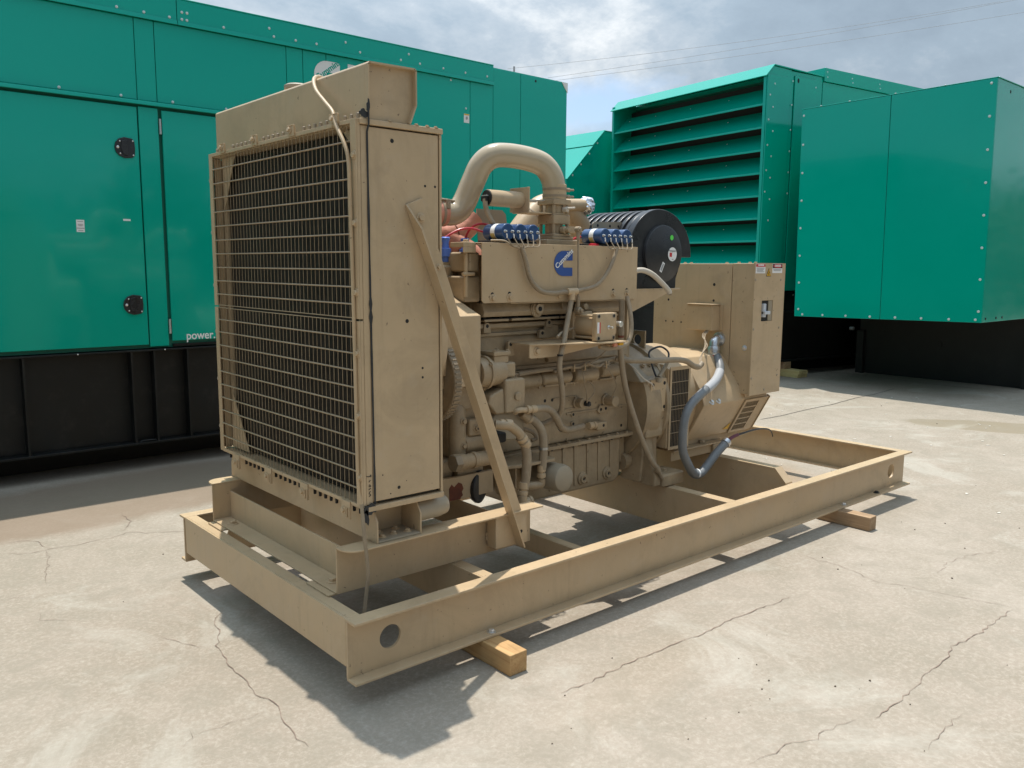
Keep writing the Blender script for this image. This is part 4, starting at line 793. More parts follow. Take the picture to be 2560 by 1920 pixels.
# long hoses down the rear of the block
P_(MB().tube([(1.985, 0.53, 1.43), (1.985, 0.53, 1.35), (1.982, 0.53, 1.25), (1.985, 0.53, 1.14), (2.01, 0.525, 1.0), (2.04, 0.52, 0.90), (2.09, 0.51, 0.77), (2.155, 0.50, 0.63), (2.22, 0.495, 0.52), (2.275, 0.49, 0.46)], 0.016, n=12), 'long_hose', 'hose', bev=0)
P_(MB().lathe((2.27, 0.49, 0.468), (0.45, 0, -0.6), [(0, 0.018), (0.035, 0.018), (0.036, 0.012), (0.10, 0.011)], 12), 'hose_end', 'hose', bev=0)
P_(MB().lathe((1.982, 0.53, 1.275), (0.01, 0, -1), [(0, 0.019), (0.035, 0.019)], 14), 'hose_clamp', 'hose', bev=0); P_(MB().lathe((1.983, 0.53, 1.238), (0.01, 0, -1), [(0, 0.0172), (0.012, 0.0172)], 14), 'red_band', 'primer', bev=0)
# left end bracketry beside the plate
P_(MB().box(0.955, 1.030, 0.60, 0.70, 1.694, 1.716).box(0.955, 1.03, 0.60, 0.606, 1.668, 1.694), 'end_bracket'); P_(MB().cyl((0.989, 0.625, 1.46), (0.989, 0.625, 1.73), 0.010, n=12), 'tie_rod'); bolt(G, (0.989, 0.625, 1.716), (0,0,1), 0.014)
P_(MB().cyl((0.965, 0.62, 1.568), (1.035, 0.62, 1.568), 0.009, n=12), 'cross_pin'); P_(MB().box(1.005, 1.07, 0.62, 0.80, 1.578, 1.672), 'intake_end', 'cast', bev=0.012); P_(MB().box(0.982, 1.08, 0.63, 0.85, 1.435, 1.558), 'intake_end', 'cast', bev=0.010)
P_(MB().lathe((0.98, 0.86, 1.40), (0,0,1), [(0, 0.10), (0.20, 0.10), (0.21, 0.088), (0.222, 0.088), (0.224, 0.07)], 28), 'thermostat_housing', 'cast')
P_(MB().box(0.90, 1.06, 0.80, 0.96, 1.605, 1.628), 'housing_flange', 'cast', bev=0.004)
# front guard box
gb = P_(MB().prism([(0.50, 1.055), (0.50, 1.380), (0.85, 1.515), (1.26, 1.38), (1.26, 1.055)], 'x', 0.66, 0.980), 'belt_guard', bev=0.004)
P_(MB().box(0.66, 0.85, 0.485, 0.4995, 1.116, 1.376), 'guard_cover', par=gb, bev=0.003)
ls = P_(MB().box(0.795, 0.838, 0.4835, 0.4848, 1.143, 1.172), 'barcode_label', 'white', par=gb)
P_(MB().box(0.80, 0.806, 0.4825, 0.4834, 1.148, 1.160).box(0.808, 0.812, 0.4825, 0.4834, 1.148, 1.160).box(0.80, 0.832, 0.4825, 0.4834, 1.165, 1.167), 'printed_line', 'grey', par=gb)
# front of the engine
fc = P_(MB().box(0.87, 1.06, 0.60, 1.15, 0.70, 1.04), 'front_cover', 'cast', bev=0.02)
P_(MB().prism([(0.905, 0.93), (0.90, 1.045), (0.93, 1.055), (0.985, 1.02), (0.985, 0.93)], 'y', 0.572, 0.60), 'cover_boss', 'cast', bev=0.01)
P_(MB().lathe((0.915, 0.60, 0.70), (0,0,1), [(0, 0.045), (0.24, 0.042), (0.26, 0.03)], 20).lathe((1.0, 0.60, 0.76), (1,0,0), [(-0.06, 0.05), (0.06, 0.05)], 20), 'pump_casting', 'cast')
P_(MB().box(0.90, 1.07, 0.56, 0.62, 0.735, 0.80).box(0.96, 1.05, 0.56, 0.61, 0.80, 0.885), 'pump_bracket', 'cast', bev=0.012)
for x, z in ((0.922, 0.881), (0.923, 0.763)): bolt(fc, (x, 0.556, z), (0,-1,0), 0.012, 'cast')
bolt(fc, (1.003, 0.560, 0.839), (0,-1,0), 0.014, 'cast'); hole(fc, (1.003, 0.5455, 0.839), r=0.006)
P_(MB().lathe((0.83, 0.52, 0.700), (1,0,-0.02), [(0, 0.025), (0.0, 0.040), (0.06, 0.040), (0.07, 0.034), (0.11, 0.034), (0.112, 0.040), (0.135, 0.040), (0.137, 0.036), (0.22, 0.036)], 24), 'lube_pipe', 'cast')
P_(MB().lathe((0.826, 0.515, 0.700), (1,0,0), [(0, 0.042), (0.035, 0.042)], 6), 'pipe_plug', 'hose')
pul = MB().lathe((0.765, 0.61, 1.09), (1,0,0), [(0, 0.02), (0, 0.13), (0.005, 0.14), (0.005, 0.178), (0, 0.185), (0.004, 0.193), (0.04, 0.193), (0.044, 0.18), (0.044, 0.02)], 56)
pu = P_(pul, 'fan_pulley', 'hose')
for k in range(56):
    a = 2*math.pi*k/56
    if math.sin(a) < 0.6: pass
rb = MB()
for k in range(56):
    a = 2*math.pi*k/56; ca, sa = math.cos(a), math.sin(a); t_ = Vector((0, -sa, ca))*0.004; c0_ = Vector((0, 0.61+0.1935*ca, 1.09+0.1935*sa)); nn = Vector((0, ca, sa))*0.004
    vs = [c0_-t_+Vector((0.772, 0, 0)), c0_+t_+Vector((0.772, 0, 0)), c0_+t_+Vector((0.806, 0, 0)), c0_-t_+Vector((0.806, 0, 0))]
    rb.add(vs+[v+nn for v in vs], [(0,1,2,3), (4,7,6,5), (0,4,5,1), (1,5,6,2), (2,6,7,3), (3,7,4,0)])
P_(rb, 'pulley_ribs', 'hose', par=pu, bev=0)
bm_ = P_(MB().box(0.70, 1.10, 0.55, 0.575, 0.510, 0.622).box(0.70, 1.10, 0.5755, 1.22, 0.510, 0.535), 'front_support_beam', bev=0.004)
P_(MB().prism([(0.832, 0.512), (0.83, 0.572), (0.845, 0.590), (0.86, 0.575), (0.885, 0.594), (0.905, 0.585), (0.915, 0.560), (0.905, 0.545), (0.912, 0.528), (0.90, 0.520), (0.898, 0.511)], 'y', 0.5485, 0.5495), 'primer_patch', 'primer', par=bm_, bev=0)
P_(MB().box(0.90, 1.06, 0.576, 1.15, 0.536, 0.699), 'support_pad', 'cast', bev=0.008); P_(MB().box(0.72, 0.90, 0.60, 1.15, 0.60, 0.70), 'sump_front', 'cast', bev=0.02)
P_(MB().lathe((1.02, 0.60, 0.545), (0.5,-1,0), [(0, 0.07), (0.02, 0.082), (0.035, 0.082), (0.04, 0.07)], 32), 'rubber_disc', 'rubber')
# magneto / governor drive
mg = P_(MB().lathe((0.985, 0.55, 1.105), (1,0,0), [(0, 0.05), (0.0, 0.070), (0.045, 0.072), (0.046, 0.081), (0.062, 0.081), (0.063, 0.07), (0.15, 0.066)], 32), 'governor_drive', 'cast')
for a in (35, 145, 260, -20): bolt(mg, (1.032, 0.55+0.075*math.cos(R(a)), 1.105+0.075*math.sin(R(a))), (-1,0,0), 0.009, 'cast')
P_(MB().box(1.055, 1.20, 0.50, 0.66, 1.075, 1.150), 'governor_neck', 'cast', bev=0.012)
gt = P_(MB().box(1.065, 1.155, 0.505, 0.60, 1.15, 1.185).box(1.058, 1.162, 0.497, 0.608, 1.1855, 1.205), 'governor_top', 'cast', bev=0.004)
for x, y in ((1.07, 0.51), (1.15, 0.51), (1.15, 0.59)): bolt(gt, (x, y, 1.205), (0,0,1), 0.008, 'cast')
gv = P_(MB().box(1.115, 1.245, 0.48, 0.62, 0.905, 1.072), 'governor_housing', 'cast', bev=0.012)
P_(MB().prism([(1.02, 0.96), (1.03, 1.0), (1.115, 1.03), (1.125, 0.905), (1.07, 0.905)], 'y', 0.49, 0.60), 'governor_side', 'cast', bev=0.01)
P_(MB().lathe((1.183, 0.53, 1.072), (0,0,1), [(0, 0.026), (0.012, 0.026), (0.013, 0.020), (0.022, 0.020), (0.022, 0.010), (0.016, 0.010)], 20), 'filler_plug', 'cast', par=gv)
P_(MB().lathe((1.19, 0.48, 0.985), (0,-1,0), [(0, 0.021), (0.010, 0.020), (0.012, 0.016)], 20), 'round_boss', 'cast', par=gv)
# hoses
def fit(p, d, r=0.02, name='hose_fitting', m='tan'):
    return P_(MB().lathe(p, d, [(0, r*0.72), (0.012, r*0.72), (0.0125, r*1.1), (0.032, r*1.1), (0.033, r*0.85), (0.042, r*0.85), (0.0425, r*1.08), (0.075, r*1.0)], 14), name, m)
P_(MB().tube([(1.18, 0.49, 0.905), (1.185, 0.475, 0.914), (1.205, 0.468, 0.917), (1.23, 0.468, 0.915)], 0.014, n=12), 'elbow', 'tan', bev=0); fit((1.225, 0.468, 0.915), (1, 0, -0.02), 0.019)
P_(MB().tube([(1.29, 0.47, 0.912), (1.36, 0.48, 0.908), (1.42, 0.49, 0.890), (1.475, 0.50, 0.843), (1.525, 0.52, 0.790), (1.60, 0.55, 0.758), (1.70, 0.59, 0.748), (1.80, 0.63, 0.742)], 0.0185, n=12), 'oil_hose', 'hose', bev=0)
fit((1.93, 0.65, 0.732), (-1, -0.13, 0.05), 0.020); P_(MB().box(1.92, 2.0, 0.63, 0.679, 0.70, 0.748), 'fitting_block', 'cast', bev=0.008); hole(blk, (1.97, 0.63, 0.726), r=0.009)
P_(MB().lathe((1.235, 0.50, 0.895), (0.6,0,-0.4), [(0, 0.022), (0.05, 0.026), (0.051, 0.030), (0.066, 0.030)], 16), 'hose_socket', 'cast')
P_(MB().tube([(1.275, 0.495, 0.868), (1.305, 0.49, 0.855), (1.345, 0.48, 0.808), (1.360, 0.475, 0.756), (1.363, 0.475, 0.679), (1.358, 0.478, 0.60)], 0.0215, n=12), 'oil_hose', 'hose', bev=0); fit((1.354, 0.48, 0.545), (0.02, 0, 1), 0.021)
P_(MB().tube([(1.354, 0.48, 0.55), (1.354, 0.48, 0.53), (1.345, 0.48, 0.520), (1.29, 0.49, 0.522), (1.25, 0.50, 0.524)], 0.0215, n=12, k=4), 'pipe_elbow', 'cast', bev=0)
P_(MB().tube([(1.0, 0.42, 0.877), (1.03, 0.405, 0.873), (1.076, 0.40, 0.863), (1.132, 0.40, 0.823), (1.145, 0.40, 0.80)], 0.0225, n=12), 'pipe_elbow', 'cast', bev=0); fit((1.012, 0.415, 0.876), (1,-0.2,-0.05), 0.023); fit((1.138, 0.40, 0.812), (0.45, 0, -0.6), 0.026)
P_(MB().tube([(1.160, 0.40, 0.782), (1.180, 0.40, 0.73), (1.184, 0.40, 0.67), (1.178, 0.40, 0.60), (1.166, 0.40, 0.545)], 0.023, n=12), 'oil_hose', 'hose', bev=0); fit((1.157, 0.40, 0.505), (0.1, 0, 1), 0.023)
P_(MB().lathe((1.155, 0.40, 0.478), (0,0,1), [(0, 0.026), (0.04, 0.024)], 16).lathe((1.155, 0.40, 0.480), (1,-0.1,0), [(0, 0.022), (0.04, 0.022), (0.041, 0.026), (0.055, 0.026)], 16), 'pipe_tee', 'cast')
P_(MB().prism([(1.06, 0.862), (1.10, 0.905), (1.22, 0.900), (1.285, 0.850), (1.285, 0.748), (1.13, 0.765)], 'y', 0.53, 0.66), 'filter_head', 'greytan', bev=0.012)
P_(MB().box(1.05, 1.10, 0.45, 0.55, 0.775, 0.825), 'head_port', 'dark', bev=0.01)
P_(MB().tube([(1.30, 0.56, 0.80), (1.36, 0.55, 0.775), (1.375, 0.54, 0.745), (1.35, 0.55, 0.735)], 0.011, n=8), 'small_hose', 'hose', bev=0)
thin([(1.31, 0.52, 0.735), (1.27, 0.50, 0.69), (1.235, 0.49, 0.655)], 'dark', 0.004)
P_(MB().prism([(1.12, 0.50), (1.20, 0.47), (1.44, 0.47), (1.455, 0.49), (1.455, 0.66), (1.12, 0.66)], 'z', 0.628, 0.644), 'filter_bracket', 'cast', bev=0.003)
P_(MB().box(1.20, 1.208, 0.50, 0.62, 0.52, 0.6275), 'bracket_web', 'cast')
P_(MB().lathe((1.452, 0.67, 0.535), (0.05,-1,0.03), [(0, 0.060), (0.01, 0.072), (0.225, 0.072), (0.245, 0.066), (0.252, 0.05)], 32), 'oil_filter', 'greytan')
# oil pan
pf = P_(MB().box(1.09, 2.255, 0.640, 1.13, 0.6345, 0.6545), 'pan_flange', 'cast', bev=0.003)
pn = P_(MB().prism([(1.22, 0.634), (1.22, 0.47), (1.30, 0.39), (1.38, 0.365), (2.11, 0.365), (2.155, 0.385), (2.168, 0.42), (2.175, 0.634)], 'y', 0.672, 1.10), 'oil_pan', 'cast', bev=0.022)
for x in (1.60, 1.70, 1.79, 1.89, 1.98, 2.08): P_(MB().prism([(x-0.015, 0.63), (x-0.008, 0.40), (x+0.008, 0.40), (x+0.015, 0.63)], 'y', 0.6655, 0.674), 'pan_rib', 'cast', par=pn, bev=0.003)
for x in (1.847, 2.05): P_(MB().lathe((x, 0.673, 0.433), (0,-1,0), [(0, 0.038), (0.010, 0.036), (0.012, 0.026), (0.022, 0.024), (0.022, 0.011), (0.014, 0.011)], 24), 'drain_plug', 'cast', par=pn); hole(pn, (x, 0.6585, 0.433), r=0.008)
for k in range(9):
    x = 1.56+k*0.079; bolt(pf, (x, 0.653, 0.6545), (0,0,1), 0.009, 'cast'); bolt(pf, (x+0.03, 0.653, 0.6345), (0,0,-1), 0.007, 'dark')
# flywheel housing and its near foot
P_(MB().lathe((2.236, YC, 0.80), (1,0,0), [(0, 0.30), (0, 0.345), (0.05, 0.355), (0.12, 0.355), (0.125, 0.34), (0.165, 0.335), (0.17, 0.355), (0.20, 0.355), (0.21, 0.30)], 64), 'flywheel_housing', 'cast')
fw = MB().prism([(2.255, 0.775), (2.255, 0.965), (2.36, 0.985), (2.425, 0.965), (2.428, 0.775), (2.40, 0.62), (2.25, 0.62)], 'y', 0.556, 0.72)
fw = P_(fw, 'mount_housing', 'cast', bev=0.015)
P_(MB().prism([(0.557, 0.955), (0.66, 1.075), (0.74, 1.09), (0.74, 0.95)], 'x', 2.20, 2.41), 'housing_shoulder', 'greytan', bev=0.008)
cp = P_(MB().box(2.272, 2.412, 0.546, 0.5555, 0.772, 0.968), 'cover_plate', 'tan', bev=0.004)
for x, z in ((2.29, 0.935), (2.392, 0.94), (2.29, 0.797), (2.395, 0.80)): hole(cp, (x, 0.546, z), r=0.011)
P_(MB().prism([(2.245, 0.66), (2.395, 0.66), (2.39, 0.55), (2.40, 0.42), (2.33, 0.36), (2.24, 0.36), (2.262, 0.52)], 'y', 0.585, 0.74), 'mount_leg', 'cast', bev=0.012)
P_(MB().prism([(0.585, 0.66), (0.56, 0.52), (0.50, 0.415), (0.50, 0.345), (0.74, 0.345), (0.74, 0.66)], 'x', 2.27, 2.33), 'mount_web', 'cast', bev=0.008)
fo = P_(MB().box(2.335, 2.535, 0.487, 0.66, 0.330, 0.408), 'mount_foot', 'cast', bev=0.014)
bolt(fo, (2.42, 0.56, 0.408), (0,0,1), 0.020, 'cast'); bolt(fo, (2.30, 0.556, 0.47), (0,-1,0), 0.012, 'cast')
P_(MB().box(2.335, 2.535, 1.12, 1.285, 0.330, 0.408).box(2.25, 2.40, 1.05, 1.18, 0.40, 0.70), 'far_mount', 'cast', bev=0.01)
P_(MB().box(2.19, 2.225, 0.70, 0.76, 0.47, 0.63).lathe((2.205, 0.71, 0.47), (1,0,0), [(0, 0.05), (0.08, 0.05)], 20), 'starter_end', 'cast', bev=0)
le = MB().plate_hole(-0.06, 0.06, 0.0, 0.13, 0.0, 0.075, 0.030, -0.006, 0.006)
le = P_(MB().add([(2.46, v[0]+0.78, v[2]+1.115) if False else (2.44+v[1], 0.80+v[0], 1.10+v[2]) for v in le.v], le.f), 'lifting_eye', 'cast', bev=0.002)
thin([(2.30, 0.53, 0.975), (2.29, 0.56, 1.05), (2.31, 0.60, 1.12), (2.38, 0.58, 1.15), (2.42, 0.55, 1.12), (2.40, 0.53, 1.08)], 'rubber', 0.006, 'sensor_lead')
P_(MB().tube([(2.405, 0.53, 1.085), (2.36, 0.52, 1.04), (2.30, 0.515, 0.985)], 0.012, n=10).lathe((2.30, 0.515, 0.985), (0,0,-1), [(0, 0.022), (0.03, 0.018)], 12), 'speed_sensor', 'greytan')
P_(MB().tube([(1.98, 0.56, 1.11), (2.06, 0.51, 1.097), (2.245, 0.49, 1.086), (2.428, 0.485, 1.078), (2.514, 0.485, 1.063), (2.583, 0.485, 1.031), (2.633, 0.485, 1.023), (2.668, 0.49, 1.04)], 0.0165, n=12), 'main_harness', 'hose', bev=0)
for k in range(3): thin([(2.66, 0.49, 1.035), (2.70+0.006*k, 0.52+0.01*k, 1.06), (2.76+0.012*k, 0.56, 1.083+0.012*k), (2.87+0.012*k, 0.62, 1.128+0.01*(k % 2)), (2.97, 0.695+0.01*k, 1.175), (3.04, 0.72+0.01*k, 1.206)], 'hose', 0.0032)
# ------------------------------------------------------------------ alternator
al = MB()
half = [(0.63, 0.54), (0.50, 0.775), (0.525, 0.86), (0.665, 1.055), (0.76, 1.075)]
pr = half+[(2*YC-a, b2) for a, b2 in reversed(half)]
al.prism(pr, 'x', 2.72, 3.41); P_(al, 'alternator_body', bev=0.006)
P_(MB().lathe((2.42, YC, 0.80), (1,0,0), [(0, 0.33), (0.30, 0.33)], 48), 'alternator_adaptor', 'tan')
P_(MB().prism([(0.555, 0.54), (0.555, 1.015), (0.60, 1.04), (0.70, 1.045), (0.70, 0.54)], 'x', 2.437, 2.645), 'outlet_box', bev=0.004)
og = P_(MB().box(2.453, 2.629, 0.5505, 0.5545, 0.535, 1.02), 'outlet_back', 'dark', bev=0)
of = MB().box(2.445, 2.462, 0.5455, 0.5504, 0.53, 1.028).box(2.620, 2.637, 0.5455, 0.5504, 0.53, 1.028).box(2.4622, 2.6198, 0.5455, 0.5504, 1.006, 1.028).box(2.4622, 2.6198, 0.5455, 0.5504, 0.53, 0.548)
of = P_(of, 'outlet_frame', bev=0.001)
for i in range(10): rod(of, (2.4755+i*0.0145, 0.548, 0.546), (2.4755+i*0.0145, 0.548, 1.008), 0.0012, 'slot_bar')
for z in (0.935, 0.862, 0.79, 0.772, 0.70, 0.63): rod(of, (2.462, 0.5465, z), (2.62, 0.5465, z), 0.0028, 'cross_slat')
# sloping inlet louvre on the lower near flank
e1 = Vector((1, 0, 0)); e2 = Vector((0, 0.13, -0.235)).normalized(); e3 = e1.cross(e2); o0 = Vector((3.155, 0.4995, 0.775))
if e3.y > 0: e3 = -e3
def slab(u0, u1, v0, v1, h0, h1): 
    vs = [o0+e1*u+e2*v+e3*h for h in (h0, h1) for v in (v0, v1) for u in (u0, u1)]
    return vs, [(0,2,3,1),(4,5,7,6),(0,1,5,4),(2,6,7,3),(0,4,6,2),(1,3,7,5)]
P_(MB().add(*slab(0.02, 0.235, 0.02, 0.255, 0.001, 0.004)), 'inlet_back', 'dark', bev=0)
fr = MB()
for s_ in ((0, 0.02, 0, 0.27, 0.001, 0.010), (0.165, 0.262, 0, 0.27, 0.001, 0.010), (0.0202, 0.1648, 0, 0.022, 0.001, 0.010), (0.0202, 0.1648, 0.25, 0.27, 0.001, 0.010)): fr.add(*slab(*s_))
fr = P_(fr, 'inlet_frame', bev=0.001)
for k in range(4): P_(MB().add(*slab(0.0202, 0.1648, 0.062+k*0.046, 0.070+k*0.046, 0.004, 0.009)), 'inlet_slat', par=fr, bev=0)
for k in range(12): P_(MB().add(*slab(0.030+k*0.0112, 0.0322+k*0.0112, 0.022, 0.25, 0.004, 0.007)), 'inlet_slot_bar', par=fr, bev=0)
P_(MB().add(*slab(0.262, 0.268, -0.005, 0.275, -0.01, 0.016)), 'end_cover_lip', bev=0)
tri = [o0+e1*u+e2*v+e3*0.002 for u, v in ((-0.075, 0.235), (-0.015, 0.235), (-0.02, 0.185))]
P_(MB().add(tri+[p+e3*0.001 for p in tri], [(0,1,2), (3,5,4), (0,3,4,1), (1,4,5,2), (2,5,3,0)]), 'warning_triangle', 'yel', bev=0)
bs = P_(MB().box(2.57, 3.11, 0.60, 1.17, 0.487, 0.497).box(2.57, 3.11, 0.62, 0.63, 0.43, 0.4865).box(2.72, 3.35, 0.66, 1.11, 0.4975, 0.56), 'alternator_base', bev=0.003)
bolt(bs, (2.905, 0.64, 0.497), (0,0,1), 0.020, 'cast'); P_(MB().box(2.975, 3.06, 0.60, 0.72, 0.4165, 0.4865), 'base_pad', 'cast', bev=0.004)
for x in (2.80, 2.87): bolt(G, (x, 0.505, 0.79), (0,-0.7,0.6), 0.013, 'zinc')
# control box ------------------------------------------------------
cb = P_(MB().prism([(1.240, 1.634), (0.613, 1.634), (0.613, 0.808), (0.70, 0.949), (0.753, 1.040), (1.240, 1.053)], 'x', 3.117, 3.43), 'control_box', bev=0.003)
for (y, z, r) in ((0.745, 1.50, 0.010), (0.745, 1.397, 0.008), (1.113, 1.391, 0.008), (1.13, 1.245, 0.006), (1.07, 1.244, 0.006), (1.0, 1.243, 0.006)): hole(cb, (3.117, y, z), (-1,0,0), r)
cr_ = P_(MB().box(3.117, 3.44, 0.455, 0.6085, 0.813, 1.636), 'breaker_box', bev=0.003)
fpn = MB().box(3.112, 3.204, 0.444, 0.4545, 0.806, 1.6385).box(3.331, 3.458, 0.444, 0.4545, 0.806, 1.6385).box(3.2042, 3.3308, 0.444, 0.4545, 0.806, 1.274).box(3.2042, 3.3308, 0.444, 0.4545, 1.405, 1.6385)
fpn = P_(fpn, 'breaker_front', bev=0)
for x, z in ((3.122, 1.533), (3.41, 1.533), (3.124, 1.226), (3.414, 1.226), (3.126, 0.916), (3.419, 0.916), (3.276, 0.833), (3.267, 1.42), (3.265, 1.26), (3.195, 1.34), (3.342, 1.34)): bolt(fpn, (x, 0.444, z), (0,-1,0), 0.008 if z not in (1.42, 1.26, 1.34) else 0.004, 'greytan', 'screw', _rv)
P_(MB().box(3.205, 3.33, 0.4525, 0.4545, 1.275, 1.404), 'breaker_face', 'dark', par=cr_, bev=0); P_(MB().box(3.212, 3.24, 0.432, 0.452, 1.30, 1.385).box(3.212, 3.27, 0.420, 0.450, 1.318, 1.338), 'breaker_handle', 'handle', par=cr_, bev=0.003)
P_(MB().box(3.285, 3.329, 0.447, 0.4522, 1.276, 1.403), 'breaker_side', 'greytan', par=cr_, bev=0)
def danger(x0, x1, z0, z1, split, oval):
    s_ = P_(MB().box(x0, x1, 0.4425, 0.4438, z0, z1), 'danger_sticker', 'white', par=fpn, bev=0)
    zs = z0+(z1-z0)*split
    P_(MB().box(x0+0.002, x1-0.002, 0.4415, 0.4424, zs, z1-0.002), 'printed_band', 'dark' if oval else 'redp', par=fpn, bev=0)
    if oval: P_(MB().prism([((x0+x1)/2+(x1-x0)*0.45*math.cos(R(a)), (zs+z1)/2+(z1-zs)*0.42*math.sin(R(a))) for a in range(0, 360, 15)], 'y', 0.4405, 0.4414), 'printed_oval', 'redp', par=fpn, bev=0)
    text('DANGER', (z1-zs)*0.62, 'white', ((x0+x1)/2, 0.4398, (zs+z1)/2), (1,0,0), (0,0,1), fpn, off=0.0005, width=(x1-x0)*0.62)
    for k in range(4 if not oval else 2):
        zz = zs-0.008-k*0.0075; P_(MB().box(x0+0.01+0.004*(k % 2), x1-0.012-0.006*(k % 3), 0.4415, 0.4424, zz-0.0018, zz+0.0018), 'printed_line', 'grey', par=fpn, bev=0)
danger(3.118, 3.224, 1.575, 1.634, 0.68, False); danger(3.305, 3.418, 1.577, 1.636, 0.52, True)
P_(MB().prism([(3.237, 1.556), (3.293, 1.556), (3.265, 1.608)], 'y', 0.4428, 0.4438), 'warning_triangle', 'dark', par=fpn, bev=0); P_(MB().prism([(3.243, 1.5595), (3.287, 1.5595), (3.265, 1.601)], 'y', 0.4418, 0.4427), 'triangle_face', 'yel', par=fpn, bev=0)
P_(MB().prism([(3.262, 1.563), (3.270, 1.563), (3.266, 1.574), (3.272, 1.577), (3.263, 1.592), (3.264, 1.580), (3.259, 1.577)], 'y', 0.4408, 0.4417), 'triangle_mark', 'dark', par=fpn, bev=0)
for y, z in ((1.0, 1.636), (0.95, 1.636), (0.67, 1.636), (0.58, 1.638), (0.50, 1.638), (0.46, 1.638)): bolt(cb, (3.14, y, z-0.002), (0,0,1), 0.009)
P_(MB().lathe((3.117, 0.497, 1.106), (-1,0,0), [(0, 0.018), (0.004, 0.018), (0.006, 0.010), (0.012, 0.009)], 20), 'knockout_plug', 'gal', par=cr_)
P_(MB().box(3.03, 3.1165, 0.690, 0.888, 1.207, 1.370), 'junction_box', bev=0.003); P_(MB().box(3.022, 3.1165, 0.684, 0.892, 1.3705, 1.376), 'junction_lid', bev=0.001)
P_(MB().box(3.108, 3.1165, 0.668, 0.689, 1.21, 1.372), 'junction_flange', bev=0.001)
P_(MB().box(3.118, 3.14, 0.70, 0.74, 0.775, 0.806).box(3.15, 3.21, 0.50, 0.56, 0.785, 0.812), 'box_bracket')
# flexible conduit from the box
P_(MB().lathe((3.116, 0.688, 1.150), (-1,0,0), [(0, 0.046), (0.008, 0.046), (0.010, 0.034), (0.018, 0.034)], 24).tube([(3.10, 0.688, 1.150), (3.075, 0.686, 1.146), (3.057, 0.683, 1.130), (3.050, 0.680, 1.105)], 0.031, n=20).lathe((3.050, 0.680, 1.108), (-0.05,-0.05,-1), [(0, 0.035), (0.010, 0.040), (0.028, 0.040), (0.029, 0.036), (0.045, 0.038), (0.055, 0.036)], 20), 'conduit_elbow', 'gal')
P_(MB().lathe((3.047, 0.677, 1.052), (-0.05,-0.05,-1), [(0, 0.033), (0.008, 0.033)], 20), 'red_ring', 'redp', bev=0)
cpts = [(3.05, 0.672, 1.06), (3.035, 0.635, 1.03), (2.965, 0.567, 0.973), (2.825, 0.505, 0.915), (2.648, 0.47, 0.862), (2.535, 0.458, 0.81), (2.476, 0.452, 0.745), (2.455, 0.45, 0.65), (2.462, 0.45, 0.54), (2.505, 0.445, 0.46), (2.57, 0.45, 0.39), (2.64, 0.455, 0.375), (2.71, 0.46, 0.405), (2.80, 0.46, 0.47), (2.905, 0.46, 0.530)]
P_(MB().tube(cpts, 0.0265, n=16, rib=0.0016, ribl=0.007), 'flexible_conduit', 'cond', bev=0)
P_(MB().tube(crs(cpts, 6)[13:23], 0.0280, n=16, k=1), 'worn_sleeve', mat('pale_sleeve', (0.42, 0.43, 0.44), 0.35), bev=0)
P_(MB().lathe((2.60, 0.452, 0.383), (1, 0, -0.1), [(0, 0.029), (0.012, 0.029)], 16), 'white_tie', 'white', bev=0)
P_(MB().lathe((2.893, 0.46, 0.524), (0.85, 0, 0.45), [(0, 0.030), (0.012, 0.032), (0.014, 0.029), (0.028, 0.030), (0.035, 0.022)], 20), 'conduit_end', 'gal')
P_(MB().tube([(2.92, 0.46, 0.538), (2.975, 0.46, 0.556), (3.03, 0.46, 0.564)], 0.011, n=8), 'wrapped_cable', 'tapec', bev=0)
P_(MB().tube([(3.02, 0.46, 0.563), (3.10, 0.46, 0.568), (3.20, 0.46, 0.574), (3.30, 0.46, 0.570), (3.38, 0.46, 0.556), (3.42, 0.46, 0.53), (3.435, 0.46, 0.50)], lambda u: 0.008-0.005*u, n=7), 'loose_wire', 'rubber', bev=0)
# ------------------------------------------------------------------ air filter
fx, fz, FR = 2.395, 1.673, 0.265
arc = [(fx+(FR if a > 90 else 0.30)*math.cos(R(a)), fz+FR*math.sin(R(a))) for a in range(6, 218, 6)]
prf = [(fx+0.30, fz)]+arc+[(2.200, 1.53), (2.200, 1.488), (2.558, 1.486), (2.56, 1.58), (2.585, 1.612), (2.594, 1.668), (fx+0.30, 1.668)]
af = P_(MB().prism(prf, 'y', 0.620, 0.665), 'air_filter', 'rubber', bev=0.006)
for k in range(9):
    y = 0.668+k*0.05; rr = FR-0.004
    a2 = [(fx+rr*math.cos(R(a)), fz+rr*math.sin(R(a))) for a in range(-38, 219, 6)]
    P_(MB().prism(a2, 'y', y, y+0.030), 'filter_rib', 'rubber', par=af, bev=0.007)
rr = FR-0.018; a2 = [(fx+rr*math.cos(R(a)), fz+rr*math.sin(R(a))) for a in range(0, 360, 6)]
P_(MB().prism(a2, 'y', 0.665, 1.13), 'filter_core', 'rubber', par=af, bev=0)
P_(MB().box(2.19, 2.56, 0.64, 1.10, 1.487, 1.60), 'filter_base', 'rubber', par=af, bev=0.004)
P_(MB().lathe((2.418, 0.620, 1.684), (0,-1,0), [(0, 0.168), (0.018, 0.163), (0.022, 0.155), (0.023, 0.0)], 56), 'filter_lid', 'rubber', par=af)
yl = 0.5965
P_(MB().lathe((2.478, yl, 1.778), (0,-1,0), [(0, 0.015), (0.001, 0.015)], 24), 'green_dot', 'lime', par=af, bev=0)
P_(MB().lathe((2.488, yl, 1.683), (0,-1,0), [(0, 0.040), (0.001, 0.040)], 36), 'round_sticker', 'white', par=af, bev=0)
